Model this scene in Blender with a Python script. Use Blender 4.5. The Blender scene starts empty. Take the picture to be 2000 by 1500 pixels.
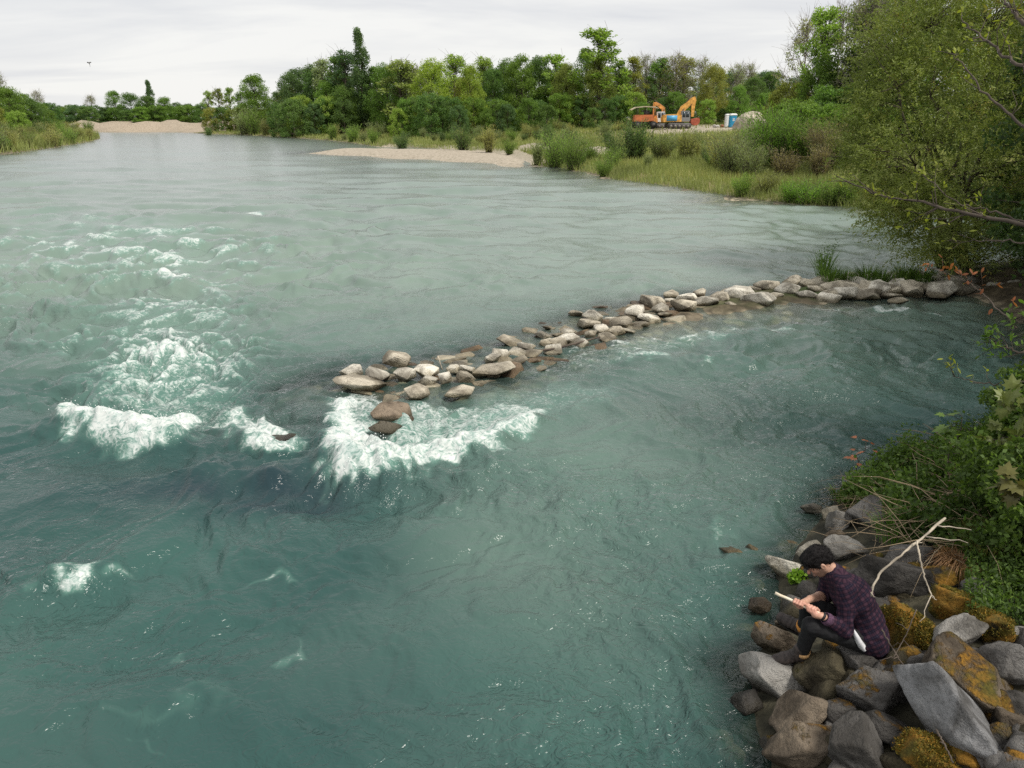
import bpy, math, random
import numpy as np
from mathutils import Vector, Matrix

# ------------------------------------------------------------------ camera, sky, sun, exposure
scene = bpy.context.scene
COL = scene.collection
CAM_H, FPX, PITCH = 4.5, 1500.0, math.radians(19.2)
cam_data = bpy.data.cameras.new('camera')
cam_data.sensor_width = 36.0
cam_data.lens = 36.0 * FPX / 2000.0
cam_data.clip_start = 0.1
cam_data.clip_end = 4000.0
cam = bpy.data.objects.new('camera', cam_data)
cam.location = (0, 0, CAM_H)
cam.rotation_euler = (math.pi / 2 - PITCH, 0, 0)
COL.objects.link(cam)
scene.camera = cam
scene.view_settings.view_transform = 'Standard'
scene.view_settings.look = 'None'
scene.view_settings.exposure = 0.17
scene.view_settings.gamma = 1.0
scene.cycles.max_bounces = 6
scene.cycles.transparent_max_bounces = 8
scene.cycles.use_adaptive_sampling = False
scene.cycles.use_denoising = False

SUN_EL, SUN_AZ = math.radians(55), math.radians(122)      # azimuth from +Y towards +X

world = bpy.data.worlds.new('World')
scene.world = world
world.use_nodes = True
wt = world.node_tree
wt.nodes.clear()
def wn(t, **k):
    n = wt.nodes.new(t)
    for a, b in k.items():
        setattr(n, a, b)
    return n
w_out = wn('ShaderNodeOutputWorld')
w_bg = wn('ShaderNodeBackground')
w_sky = wn('ShaderNodeTexSky', sky_type='NISHITA', sun_disc=False, sun_elevation=SUN_EL, sun_rotation=SUN_AZ)
w_sky_s = wn('ShaderNodeVectorMath', operation='SCALE'); w_sky_s.inputs['Scale'].default_value = 0.09
wt.links.new(w_sky.outputs[0], w_sky_s.inputs[0])
# overcast layer: soft stratus streaks laid out on a flat cloud deck (direction / height)
w_geo = wn('ShaderNodeNewGeometry')
w_sep = wn('ShaderNodeSeparateXYZ')
w_neg = wn('ShaderNodeVectorMath', operation='SCALE'); w_neg.inputs['Scale'].default_value = -1.0
wt.links.new(w_geo.outputs['Incoming'], w_neg.inputs[0])
wt.links.new(w_neg.outputs[0], w_sep.inputs[0])
w_h = wn('ShaderNodeMath', operation='ABSOLUTE'); wt.links.new(w_sep.outputs['Z'], w_h.inputs[0])
w_h2 = wn('ShaderNodeMath', operation='ADD'); w_h2.inputs[1].default_value = 0.11; wt.links.new(w_h.outputs[0], w_h2.inputs[0])
w_dx = wn('ShaderNodeMath', operation='DIVIDE'); wt.links.new(w_sep.outputs['X'], w_dx.inputs[0]); wt.links.new(w_h2.outputs[0], w_dx.inputs[1])
w_dy = wn('ShaderNodeMath', operation='DIVIDE'); wt.links.new(w_sep.outputs['Y'], w_dy.inputs[0]); wt.links.new(w_h2.outputs[0], w_dy.inputs[1])
w_cb = wn('ShaderNodeCombineXYZ'); wt.links.new(w_dx.outputs[0], w_cb.inputs[0]); wt.links.new(w_dy.outputs[0], w_cb.inputs[1])
w_map = wn('ShaderNodeMapping'); w_map.inputs['Scale'].default_value = (0.30, 0.50, 1); w_map.inputs['Rotation'].default_value = (0, 0, 0.25)
wt.links.new(w_cb.outputs[0], w_map.inputs[0])
w_noise = wn('ShaderNodeTexNoise'); w_noise.inputs['Scale'].default_value = 1.1; w_noise.inputs['Detail'].default_value = 7; w_noise.inputs['Roughness'].default_value = 0.55; w_noise.inputs['Distortion'].default_value = 0.5
wt.links.new(w_map.outputs[0], w_noise.inputs['Vector'])
w_ramp = wn('ShaderNodeValToRGB')
w_ramp.color_ramp.elements[0].position = 0.34; w_ramp.color_ramp.elements[0].color = (0.65, 0.66, 0.69, 1)
w_ramp.color_ramp.elements[1].position = 0.57; w_ramp.color_ramp.elements[1].color = (0.85, 0.845, 0.825, 1)
wt.links.new(w_noise.outputs['Fac'], w_ramp.inputs[0])
w_mix = wn('ShaderNodeMix', data_type='RGBA'); w_mix.inputs['Factor'].default_value = 0.93
wt.links.new(w_sky_s.outputs[0], w_mix.inputs['A']); wt.links.new(w_ramp.outputs[0], w_mix.inputs['B'])
wt.links.new(w_mix.outputs['Result'], w_bg.inputs['Color'])
w_bg.inputs['Strength'].default_value = 1.0
wt.links.new(w_bg.outputs[0], w_out.inputs['Surface'])

sun_data = bpy.data.lights.new('sun', 'SUN')
sun_data.energy = 3.6
sun_data.angle = math.radians(18)
sun_data.color = (1.0, 0.95, 0.87)
sun = bpy.data.objects.new('sun', sun_data)
sd = Vector((math.sin(SUN_AZ) * math.cos(SUN_EL), math.cos(SUN_AZ) * math.cos(SUN_EL), math.sin(SUN_EL)))
sun.rotation_euler = sd.to_track_quat('Z', 'Y').to_euler()
sun.location = (0, 0, 60)
COL.objects.link(sun)

# ------------------------------------------------------------------ helpers
rng = np.random.default_rng(7)
random.seed(7)
CP, SP = math.cos(PITCH), math.sin(PITCH)
def ray(px, py):
    u = (px - 1000) / FPX; v = (py - 750) / FPX
    return np.array([u, CP - v * SP, -SP - v * CP])
def at(px, py, z=0.0):            # survey point of the photograph -> place on the level z
    d = ray(px, py)
    return d * ((z - CAM_H) / d[2]) + np.array([0, 0, CAM_H])
def atY(px, py, Y):               # ... -> place at the distance Y
    d = ray(px, py)
    return d * (Y / d[1]) + np.array([0, 0, CAM_H])
def pt(px, py, zc):
    return ray(px, py) * zc + np.array([0, 0, CAM_H])
CAM_R = np.array([1.0, 0, 0]); CAM_U = np.array([0, SP, CP]); CAM_F = np.array([0, CP, -SP])

def sstep(a, b, x):
    t = np.clip((x - a) / (b - a), 0, 1)
    return t * t * (3 - 2 * t)

_perm = np.random.default_rng(3).permutation(256).astype(np.int32)
_perm = np.concatenate([_perm, _perm, _perm])
_ang = np.random.default_rng(4).uniform(0, 2 * np.pi, 256)
_gx, _gy = np.cos(_ang), np.sin(_ang)
def noise2(x, y):
    xi = np.floor(x).astype(np.int64); yi = np.floor(y).astype(np.int64)
    xf = x - xi; yf = y - yi
    xi &= 255; yi &= 255
    u = xf * xf * xf * (xf * (xf * 6 - 15) + 10); v = yf * yf * yf * (yf * (yf * 6 - 15) + 10)
    def g(ix, iy, fx, fy):
        h = _perm[_perm[ix] + iy]
        return _gx[h] * fx + _gy[h] * fy
    a = g(xi, yi, xf, yf); b = g((xi + 1) & 255, yi, xf - 1, yf)
    c = g(xi, (yi + 1) & 255, xf, yf - 1); d = g((xi + 1) & 255, (yi + 1) & 255, xf - 1, yf - 1)
    return ((a + u * (b - a)) * (1 - v) + (c + u * (d - c)) * v) * 1.5
_g3 = np.random.default_rng(5).normal(size=(256, 3)); _g3 /= np.linalg.norm(_g3, axis=1)[:, None]
def noise3(p):
    i = np.floor(p).astype(np.int64); f = p - i; i &= 255
    u = f * f * f * (f * (f * 6 - 15) + 10)
    r = 0
    for dx in (0, 1):
        for dy in (0, 1):
            for dz in (0, 1):
                h = _perm[_perm[_perm[(i[:, 0] + dx) & 255] + ((i[:, 1] + dy) & 255)] + ((i[:, 2] + dz) & 255)]
                w = (u[:, 0] if dx else 1 - u[:, 0]) * (u[:, 1] if dy else 1 - u[:, 1]) * (u[:, 2] if dz else 1 - u[:, 2])
                r = r + w * (_g3[h] * (f - np.array([dx, dy, dz]))).sum(1)
    return r * 1.6

def mesh_np(name, V, faces, attrs=None, smooth=True):
    """V (n,3); faces: list of integer arrays (m,3) and/or (m,4); attrs: float per vertex or (n,3) colour."""
    me = bpy.data.meshes.new(name)
    V = np.ascontiguousarray(V, dtype=np.float32)
    faces = [np.asarray(f, dtype=np.int32) for f in faces if len(f)]
    me.vertices.add(len(V)); me.vertices.foreach_set('co', V.ravel())
    idx = np.concatenate([f.ravel() for f in faces])
    sizes = np.concatenate([np.full(len(f), f.shape[1], np.int32) for f in faces])
    starts = np.concatenate([[0], np.cumsum(sizes)[:-1]]).astype(np.int32)
    me.loops.add(len(idx)); me.loops.foreach_set('vertex_index', idx)
    me.polygons.add(len(sizes)); me.polygons.foreach_set('loop_start', starts)
    me.update(calc_edges=True)
    me.polygons.foreach_set('use_smooth', np.full(len(sizes), bool(smooth)))
    for k, a in (attrs or {}).items():
        a = np.asarray(a, dtype=np.float32)
        if a.ndim == 1:
            at_ = me.attributes.new(k, 'FLOAT', 'POINT'); at_.data.foreach_set('value', a)
        else:
            at_ = me.attributes.new(k, 'FLOAT_VECTOR', 'POINT'); at_.data.foreach_set('vector', np.ascontiguousarray(a[:, :3]).ravel())
    return me

def link(name, me, mat=None, parent=None, loc=None):
    o = bpy.data.objects.new(name, me)
    COL.objects.link(o)
    if mat is not None and me is not None and len(me.materials) == 0:
        me.materials.append(mat)
    if parent is not None:
        o.parent = parent
    if loc is not None:
        o.location = loc
    return o
def empty(name, loc=(0, 0, 0)):
    o = bpy.data.objects.new(name, None); COL.objects.link(o); o.location = tuple(map(float, loc)); o.empty_display_size = 0.2
    return o
def tag(o, label=None, cat=None, group=None, kind=None):
    if label: o['label'] = label
    if cat: o['category'] = cat
    if group: o['group'] = group
    if kind: o['kind'] = kind
    return o

class MB:
    """collects shapes of ONE part"""
    def __init__(s):
        s.V = []; s.Q = []; s.T = []; s.n = 0; s.A = {}
    def add(s, V, Q=None, T=None, **at):
        V = np.asarray(V, float)
        if Q is not None and len(Q): s.Q.append(np.asarray(Q) + s.n)
        if T is not None and len(T): s.T.append(np.asarray(T) + s.n)
        s.V.append(V)
        for k, a in at.items():
            s.A.setdefault(k, []).append(np.broadcast_to(np.asarray(a, float), (len(V),)) if np.ndim(a) < 2 else a)
        s.n += len(V)
    def box(s, c, d, M=None, taper=(1, 1)):
        c = np.array(c, float); d = np.array(d, float) / 2
        v = np.array([[x, y, z] for z in (-1, 1) for y in (-1, 1) for x in (-1, 1)], float)
        v[4:, 0] *= taper[0]; v[4:, 1] *= taper[1]
        v = v * d
        if M is not None: v = v @ np.array(M).T
        s.add(v + c, [[0, 2, 3, 1], [4, 5, 7, 6], [0, 1, 5, 4], [2, 6, 7, 3], [0, 4, 6, 2], [1, 3, 7, 5]])
    def prism(s, poly, axis_vec, origin=(0, 0, 0), ex=(1, 0, 0), ey=(0, 0, 1)):
        p = np.array(poly, float); n = len(p)
        base = np.array(origin) + p[:, :1] * np.array(ex) + p[:, 1:] * np.array(ey)
        v = np.concatenate([base - np.array(axis_vec) / 2, base + np.array(axis_vec) / 2])
        Q = [[i, (i + 1) % n, n + (i + 1) % n, n + i] for i in range(n)]
        # fan caps about centroid
        cb = len(v); v = np.concatenate([v, [v[:n].mean(0)], [v[n:].mean(0)]])
        T = [[cb, (i + 1) % n, i] for i in range(n)] + [[cb + 1, n + i, n + (i + 1) % n] for i in range(n)]
        s.add(v, Q, T)
    def tube(s, P, R, k=6, **at):
        P = np.asarray(P, float); R = np.broadcast_to(np.asarray(R, float), (len(P),))
        t = np.gradient(P, axis=0); t /= np.linalg.norm(t, axis=1)[:, None] + 1e-9
        ref = np.array([0.31, 0.17, 0.93]) if abs(t[0][2]) < 0.9 else np.array([1.0, 0.1, 0])
        a = np.cross(t, ref); a /= np.linalg.norm(a, axis=1)[:, None] + 1e-9
        b = np.cross(t, a)
        th = np.linspace(0, 2 * np.pi, k, endpoint=False)
        V = (P[:, None] + R[:, None, None] * (np.cos(th)[None, :, None] * a[:, None] + np.sin(th)[None, :, None] * b[:, None])).reshape(-1, 3)
        n = len(P)
        i = np.arange(n - 1)[:, None] * k; j = np.arange(k)[None]
        Q = np.stack([i + j, i + (j + 1) % k, i + k + (j + 1) % k, i + k + j], -1).reshape(-1, 4)
        T = []
        V = np.concatenate([V, P[:1], P[-1:]]); c0 = n * k
        for q in range(k):
            T.append([c0, (q + 1) % k, q]); T.append([c0 + 1, (n - 1) * k + q, (n - 1) * k + (q + 1) % k])
        s.add(V, Q, T, **at)
    def mesh(s, name, smooth=True):
        F = []
        if s.Q: F.append(np.concatenate(s.Q))
        if s.T: F.append(np.concatenate(s.T))
        return mesh_np(name, np.concatenate(s.V), F, {k: np.concatenate(a) for k, a in s.A.items()}, smooth)
    def build(s, name, mat, parent=None, smooth=True, loc=None):
        return link(name, s.mesh(name, smooth), mat, parent, loc)

# ------------------------------------------------------------------ material helper
class NT:
    def __init__(s, name):
        s.m = bpy.data.materials.new(name); s.m.use_nodes = True
        s.t = s.m.node_tree; s.t.nodes.clear()
        s.out = s.n('ShaderNodeOutputMaterial')
    def n(s, t, **k):
        n = s.t.nodes.new(t)
        for a, b in k.items(): setattr(n, a, b)
        return n
    def L(s, a, b): s.t.links.new(a, b)
    def val(s, inp, v):
        if hasattr(v, 'links') or isinstance(v, bpy.types.NodeSocket): s.L(v, inp)
        else: inp.default_value = v
    def noise(s, vec=None, scale=5, detail=4, rough=0.55, dist=0.0):
        n = s.n('ShaderNodeTexNoise')
        n.inputs['Scale'].default_value = scale; n.inputs['Detail'].default_value = detail
        n.inputs['Roughness'].default_value = rough; n.inputs['Distortion'].default_value = dist
        if vec is not None: s.L(vec, n.inputs['Vector'])
        return n.outputs['Fac']
    def math(s, op, a, b=0.0, c=0.0, clamp=False):
        n = s.n('ShaderNodeMath', operation=op, use_clamp=clamp)
        s.val(n.inputs[0], a); s.val(n.inputs[1], b)
        if len(n.inputs) > 2: s.val(n.inputs[2], c)
        return n.outputs[0]
    def mapr(s, v, a, b, c=0.0, d=1.0, smooth=True):
        n = s.n('ShaderNodeMapRange', interpolation_type='SMOOTHSTEP' if smooth else 'LINEAR')
        s.val(n.inputs['Value'], v)
        for k, q in zip(('From Min', 'From Max', 'To Min', 'To Max'), (a, b, c, d)): s.val(n.inputs[k], q)
        return n.outputs[0]
    def mix(s, f, a, b, blend='MIX'):
        n = s.n('ShaderNodeMix', data_type='RGBA', blend_type=blend)
        s.val(n.inputs['Factor'], f)
        for k, v in (('A', a), ('B', b)):
            if isinstance(v, tuple): v = (v + (1,))[:4]
            s.val(n.inputs[k], v)
        return n.outputs['Result']
    def attr(s, name, out='Fac'):
        n = s.n('ShaderNodeAttribute', attribute_name=name); return n.outputs[out]
    def objcoord(s): return s.n('ShaderNodeTexCoord').outputs['Object']
    def pos(s): return s.n('ShaderNodeNewGeometry').outputs['Position']
    def normal(s): return s.n('ShaderNodeNewGeometry').outputs['Normal']
    def mapping(s, vec, scale=(1, 1, 1), rot=(0, 0, 0), loc=(0, 0, 0)):
        n = s.n('ShaderNodeMapping'); n.inputs['Scale'].default_value = scale; n.inputs['Rotation'].default_value = rot; n.inputs['Location'].default_value = loc
        s.L(vec, n.inputs['Vector']); return n.outputs[0]
    def bump(s, h, strength=0.5, dist=0.02, normal=None):
        n = s.n('ShaderNodeBump'); n.inputs['Strength'].default_value = strength; n.inputs['Distance'].default_value = dist
        s.L(h, n.inputs['Height'])
        if normal is not None: s.L(normal, n.inputs['Normal'])
        return n.outputs[0]
    def bsdf(s, col, rough=0.7, normal=None, spec=0.5, metal=0.0, ior=1.45):
        b = s.n('ShaderNodeBsdfPrincipled')
        if isinstance(col, tuple): col = (col + (1,))[:4]
        s.val(b.inputs['Base Color'], col); s.val(b.inputs['Roughness'], rough)
        b.inputs['Specular IOR Level'].default_value = spec; b.inputs['Metallic'].default_value = metal; b.inputs['IOR'].default_value = ior
        if normal is not None: s.L(normal, b.inputs['Normal'])
        return b.outputs[0]
    def finish(s, sh):
        s.L(sh, s.out.inputs['Surface']); return s.m

def plain(name, col, rough=0.6, metal=0.0, var=0.12, scale=8.0, bump=0.0):
    k = NT(name); oc = k.objcoord()
    f = k.noise(oc, scale, 5)
    c = k.mix(k.mapr(f, 0.3, 0.7), tuple(x * (1 - var) for x in col), tuple(min(1, x * (1 + var)) for x in col))
    nb = k.bump(k.noise(oc, scale * 4, 4), bump, 0.02) if bump else None
    return k.finish(k.bsdf(c, rough, nb, metal=metal))
# ------------------------------------------------------------------ shorelines (surveyed at water level)
def P2(lst): return np.array([at(x, y)[:2] for x, y in lst])
NEAR = np.array([(1.72, -20), (1.72, 3.0), (1.80, 4.4), (1.98, 5.35), (2.28, 5.75), (2.62, 6.25), (2.78, 6.9), (3.3, 7.6), (4.2, 8.75), (5.6, 9.9),
                 (7.6, 10.9), (9.6, 12.6), (11.2, 15.6), (12.2, 18.6), (12.0, 21.5), (13.2, 23.6), (17, 25.5), (28, 28), (90, 30), (140, 30), (140, -20)], float)
FAR = np.array([(140, 34), (60, 35.5), (30, 37), (22, 38.5)] +
               [tuple(at(x, y)[:2]) for x, y in [(1690, 410), (1620, 405), (1540, 398), (1450, 388), (1380, 378), (1300, 364), (1200, 353), (1160, 340),
                (1100, 331), (1035, 323), (1000, 310), (960, 300), (870, 292), (800, 288), (740, 287), (690, 280), (650, 275), (560, 268), (480, 264), (410, 262)]] +
               [(-92, 232), (-88, 262), (-96, 300), (-60, 900), (900, 900), (900, 34)], float)
BAR = P2([(600, 300), (650, 304), (750, 308), (850, 313), (950, 321), (1010, 326), (1040, 318), (1000, 303), (930, 297), (870, 296), (760, 294), (680, 293), (640, 294)])
LEFT = np.array([tuple(at(x, y)[:2]) for x, y in [(-400, 330), (-150, 312), (0, 301), (60, 296), (120, 286), (175, 277), (196, 271), (192, 264), (165, 260)]] +
                [(-140, 262), (-160, 400), (-200, 900), (-900, 900), (-900, 60)], float)
FARBAR = np.array([(-160, 262), (-137, 250), (-122, 243), (-108, 246), (-101, 241), (-93, 238), (-84, 250), (-88, 300), (-160, 300)], float)
END = np.array([(-600, 285), (300, 285), (300, 900), (-600, 900)], float)

def sdist(x, y, poly):                     # signed distance, positive inside
    x = np.asarray(x, float); y = np.asarray(y, float)
    d = np.full(x.shape, 1e18); ins = np.zeros(x.shape, bool)
    n = len(poly)
    for i in range(n):
        ax, ay = poly[i]; bx, by = poly[(i + 1) % n]
        ex, ey = bx - ax, by - ay
        t = np.clip(((x - ax) * ex + (y - ay) * ey) / (ex * ex + ey * ey + 1e-12), 0, 1)
        d = np.minimum(d, (x - ax - t * ex) ** 2 + (y - ay - t * ey) ** 2)
        if by != ay:
            c = ((ay > y) != (by > y)) & (x < (bx - ax) * (y - ay) / (by - ay) + ax)
            ins ^= c
    d = np.sqrt(d)
    return np.where(ins, d, -d)
def pldist(x, y, pl):                      # distance to a polyline and parameter along it (0..1)
    d = np.full(np.shape(x), 1e18); tt = np.zeros(np.shape(x))
    seg = np.linalg.norm(np.diff(pl, axis=0), axis=1); L = seg.sum(); acc = 0
    for i in range(len(pl) - 1):
        ax, ay = pl[i]; ex, ey = pl[i + 1] - pl[i]
        t = np.clip(((x - ax) * ex + (y - ay) * ey) / (ex * ex + ey * ey + 1e-12), 0, 1)
        q = (x - ax - t * ex) ** 2 + (y - ay - t * ey) ** 2
        m = q < d
        d = np.where(m, q, d); tt = np.where(m, (acc + t * seg[i]) / L, tt); acc += seg[i]
    return np.sqrt(d), tt

GROYNE = P2([(2010, 556), (1850, 558), (1700, 566), (1560, 577), (1400, 594), (1280, 610), (1170, 642), (1080, 668), (960, 708), (800, 742), (690, 756), (560, 810), (470, 832)])

SAND_MOUNDS = [at(1165, 286, 1.3), at(1045, 283, 1.0)]
def ground(x, y):
    x = np.asarray(x, float); y = np.asarray(y, float)
    wob = 0.12 * noise2(x * 0.9, y * 0.9) + 0.05 * noise2(x * 2.7, y * 2.7)
    dn = sdist(x, y, NEAR); df = sdist(x, y, FAR); db = sdist(x, y, BAR); dl = sdist(x, y, LEFT); de = sdist(x, y, END); dfb = sdist(x, y, FARBAR)
    bed = -1.3 + 0.15 * noise2(x * 0.25, y * 0.25)
    z = bed
    cap = np.where(y < 15, 3.1, 3.1 - 2.0 * sstep(14, 19, y))
    slope = 0.52 - 0.2 * sstep(6.5, 9, y)
    zn = np.where(dn > 0, cap * (1 - np.exp(-dn * slope / cap)) + wob * sstep(0, 1.5, dn), dn * np.where(y < 13, 0.95, .5))
    z = np.maximum(z, zn)
    und = 0.35 * noise2(x * 0.06, y * 0.06) + 0.12 * noise2(x * 0.3, y * 0.3)
    zf = np.where(df > 0, 0.45 * sstep(0, 2.5, df) + 2.7 * sstep(4, 62, df) + und * sstep(2, 20, df) + 0.05 * wob, df * 0.12)
    cut = sstep(9, 16, x - 0.12 * (y - 60)) * sstep(75, 55, y) * sstep(8, 13, df)      # steeper cut bank on the right
    zf = zf + cut * 1.3 * sstep(40, 14, df) * (df > 0)
    for q in SAND_MOUNDS: zf = zf + 0.75 * np.exp(-((x - q[0]) / 2.6) ** 2 - ((y - q[1]) / 4.5) ** 2) * (df > 0)
    z = np.maximum(z, zf)
    z = np.maximum(z, np.where(db > 0, 0.42 * sstep(0, 3.2, db) + 0.04 * noise2(x * 0.5, y * 0.5), db * 0.10))
    z = np.maximum(z, np.where(dl > 0, 0.5 * sstep(0, 3, dl) + 2.2 * sstep(3, 60, dl) + und * sstep(2, 20, dl), dl * 0.15))
    z = np.maximum(z, np.where(dfb > 0, 2.4 * sstep(0, 8, dfb) * np.clip(0.62 + 1.2 * noise2(x * 0.11 + 2, y * 0.09) + .4 * noise2(x * .3, y * .3), .12, 1.6), dfb * 0.2))
    z = np.maximum(z, np.where(de > 0, 1.6 * sstep(0, 30, de), -3))
    # stone mound under the groyne
    dg, tg = pldist(x, y, GROYNE)
    crest = 0.10 - 0.28 * sstep(0.35, 0.75, tg) - 0.30 * sstep(0.88, 1.0, tg)
    wdt = 1.1 + 1.6 * sstep(0.2, 0.7, tg)
    z = np.maximum(z, crest - 0.30 * np.maximum(dg - wdt * 0.35, 0) ** 1.1 + 0.10 * noise2(x * 1.6, y * 1.6))
    return z
def g1(x, y): return float(ground(np.array([x]), np.array([y]))[0])
def hit(px, py, off=0.0):                  # where the sight line of a survey point meets the ground
    d = ray(px, py); o = np.array([0, 0, CAM_H])
    t = np.geomspace(2.0, 700, 1600)
    p = o + d * t[:, None]
    g = np.maximum(ground(p[:, 0], p[:, 1]), 0.0) + off
    k = np.argmax(p[:, 2] < g)
    k = max(k, 1)
    a, b = p[k - 1], p[k]; ga, gb = p[k - 1, 2] - g[k - 1], p[k, 2] - g[k]
    return a + (b - a) * (ga / (ga - gb + 1e-9))

# one sheet from under the camera to the horizon
def axis(n, a, b, dens):
    t = np.linspace(0, 1, n); x = np.linspace(a, b, 6000); w = dens(x); c = np.concatenate([[0], np.cumsum((w[1:] + w[:-1]) / 2)]); c /= c[-1]
    return np.interp(t, c, x)
gx = axis(420, -900, 900, lambda x: 1 / (0.16 + 0.030 * np.abs(x - 2)))
gy = axis(520, -12, 900, lambda y: 1 / (0.14 + 0.012 * np.abs(y - 4)))
GX, GY = np.meshgrid(gx, gy)
GZ = ground(GX.ravel(), GY.ravel())
def gridfaces(nr, nc):
    i = np.arange(nr - 1)[:, None] * nc + np.arange(nc - 1)[None]
    return np.stack([i, i + 1, i + nc + 1, i + nc], -1).reshape(-1, 4)
gxr, gyr = GX.ravel(), GY.ravel()
a_far = np.maximum(sdist(gxr, gyr, FAR), sdist(gxr, gyr, LEFT))
a_bar = sdist(gxr, gyr, BAR)
sandm = sstep(-6, 1.5, a_bar)
def patch(px, py, rx, ry):
    c = hit(px, py); return np.exp(-(((gxr - c[0]) / rx) ** 2 + ((gyr - c[1]) / ry) ** 2) ** 1.5)
for q in [(1165, 290, 3.0, 6), (1060, 285, 4, 7), (890, 290, 5, 5), (1350, 254, 9, 16), (1400, 250, 8, 20), (1290, 262, 6, 12), (730, 288, 5, 4)]:
    sandm = np.maximum(sandm, patch(*q))
sandm = np.maximum(sandm, sstep(-0.5, 1, sdist(gxr, gyr, FARBAR)))
k = NT('ground_mat'); p = k.pos()
n1 = k.noise(p, 0.35, 6); n2 = k.noise(p, 3.0, 5); n3 = k.noise(p, 14.0, 4)
soil = k.mix(k.mapr(n2, .35, .7), (0.045, 0.036, 0.024), (0.115, 0.092, 0.058))
soil = k.mix(k.mapr(n1, .45, .62), soil, (0.05, 0.075, 0.022))
meadow = k.mix(k.mapr(n1, .35, .65), (0.075, 0.115, 0.03), (0.22, 0.19, 0.085))
meadow = k.mix(k.mapr(n2, .4, .7, 0, .6), meadow, (0.12, 0.10, 0.05))
sand = k.mix(k.mapr(n2, .3, .7), (0.30, 0.26, 0.20), (0.41, 0.36, 0.29))
sand = k.mix(k.mapr(n3, .45, .75, 0, .5), sand, (0.27, 0.23, 0.18))
stone = k.mix(k.mapr(n2, .3, .7), (0.30, 0.25, 0.17), (0.54, 0.46, 0.34))
vor = k.n('ShaderNodeTexVoronoi'); vor.inputs['Scale'].default_value = 3.2; k.L(p, vor.inputs['Vector'])
stone = k.mix(k.mapr(vor.outputs['Distance'], 0.25, 0.6, 0, .75), stone, (0.05, 0.05, 0.04))
c = k.mix(k.attr('a_far'), soil, meadow)
c = k.mix(k.attr('a_bed'), c, stone)
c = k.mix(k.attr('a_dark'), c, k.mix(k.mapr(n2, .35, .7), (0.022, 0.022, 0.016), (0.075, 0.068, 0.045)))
c = k.mix(k.math('MULTIPLY', k.attr('a_sand'), k.mapr(n2, .25, .5, .6, 1), clamp=True), c, sand)
c = k.mix(k.attr('a_red'), c, k.mix(k.mapr(n2, .3, .7), (0.20, 0.145, 0.10), (0.32, 0.25, 0.175)))
nb = k.bump(k.math('ADD', n3, k.math('MULTIPLY', n2, 2.0)), 0.7, 0.06)
ground_mat = k.finish(k.bsdf(c, 0.9, nb, spec=0.2))
me = mesh_np('ground', np.stack([gxr, gyr, GZ], 1), [gridfaces(len(gy), len(gx))],
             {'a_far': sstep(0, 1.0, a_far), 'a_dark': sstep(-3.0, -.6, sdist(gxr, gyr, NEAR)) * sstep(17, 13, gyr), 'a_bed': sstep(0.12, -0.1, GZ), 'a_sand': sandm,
              'a_red': sstep(-0.5, 1, sdist(gxr, gyr, FARBAR)) * 0.4})
tag(link('ground', me, ground_mat), kind='structure')

# ------------------------------------------------------------------ the river
NR, NC = 760, 640
ang = np.concatenate([np.linspace(math.radians(80), math.radians(52.4), 14), np.linspace(math.radians(52), math.atan((CAM_H) / 330.0), NR - 14)])
# rows thin out with distance, columns fan out
yy = (CAM_H + 0.0) / np.tan(ang)
tt = np.linspace(-0.86, 0.86, NC)
WX = (yy[:, None] + 1.5) * tt[None, :]
WY = np.repeat(yy[:, None], NC, 1)
row_sp = np.gradient(yy)[:, None] * np.ones((1, NC)); col_sp = (yy[:, None] + 1.5) * (tt[1] - tt[0]) * np.ones((1, NC))
x = WX.ravel(); y = WY.ravel(); sp = np.maximum(np.minimum(row_sp, 0.6 * row_sp + 0.4 * col_sp), col_sp).ravel()
spr = row_sp.ravel()

def fade(lam):                       # drop ripples finer than the mesh can carry
    return sstep(1.6, 3.2, lam / np.maximum(spr * 0.9, 0.02))
wx = x + 0.9 * noise2(x * 0.35, y * 0.35) + 0.25 * noise2(x * 1.3 + 7, y * 1.3)
wy = y + 0.9 * noise2(x * 0.35 + 31, y * 0.35 + 9) + 0.25 * noise2(x * 1.3, y * 1.3 + 3)
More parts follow.
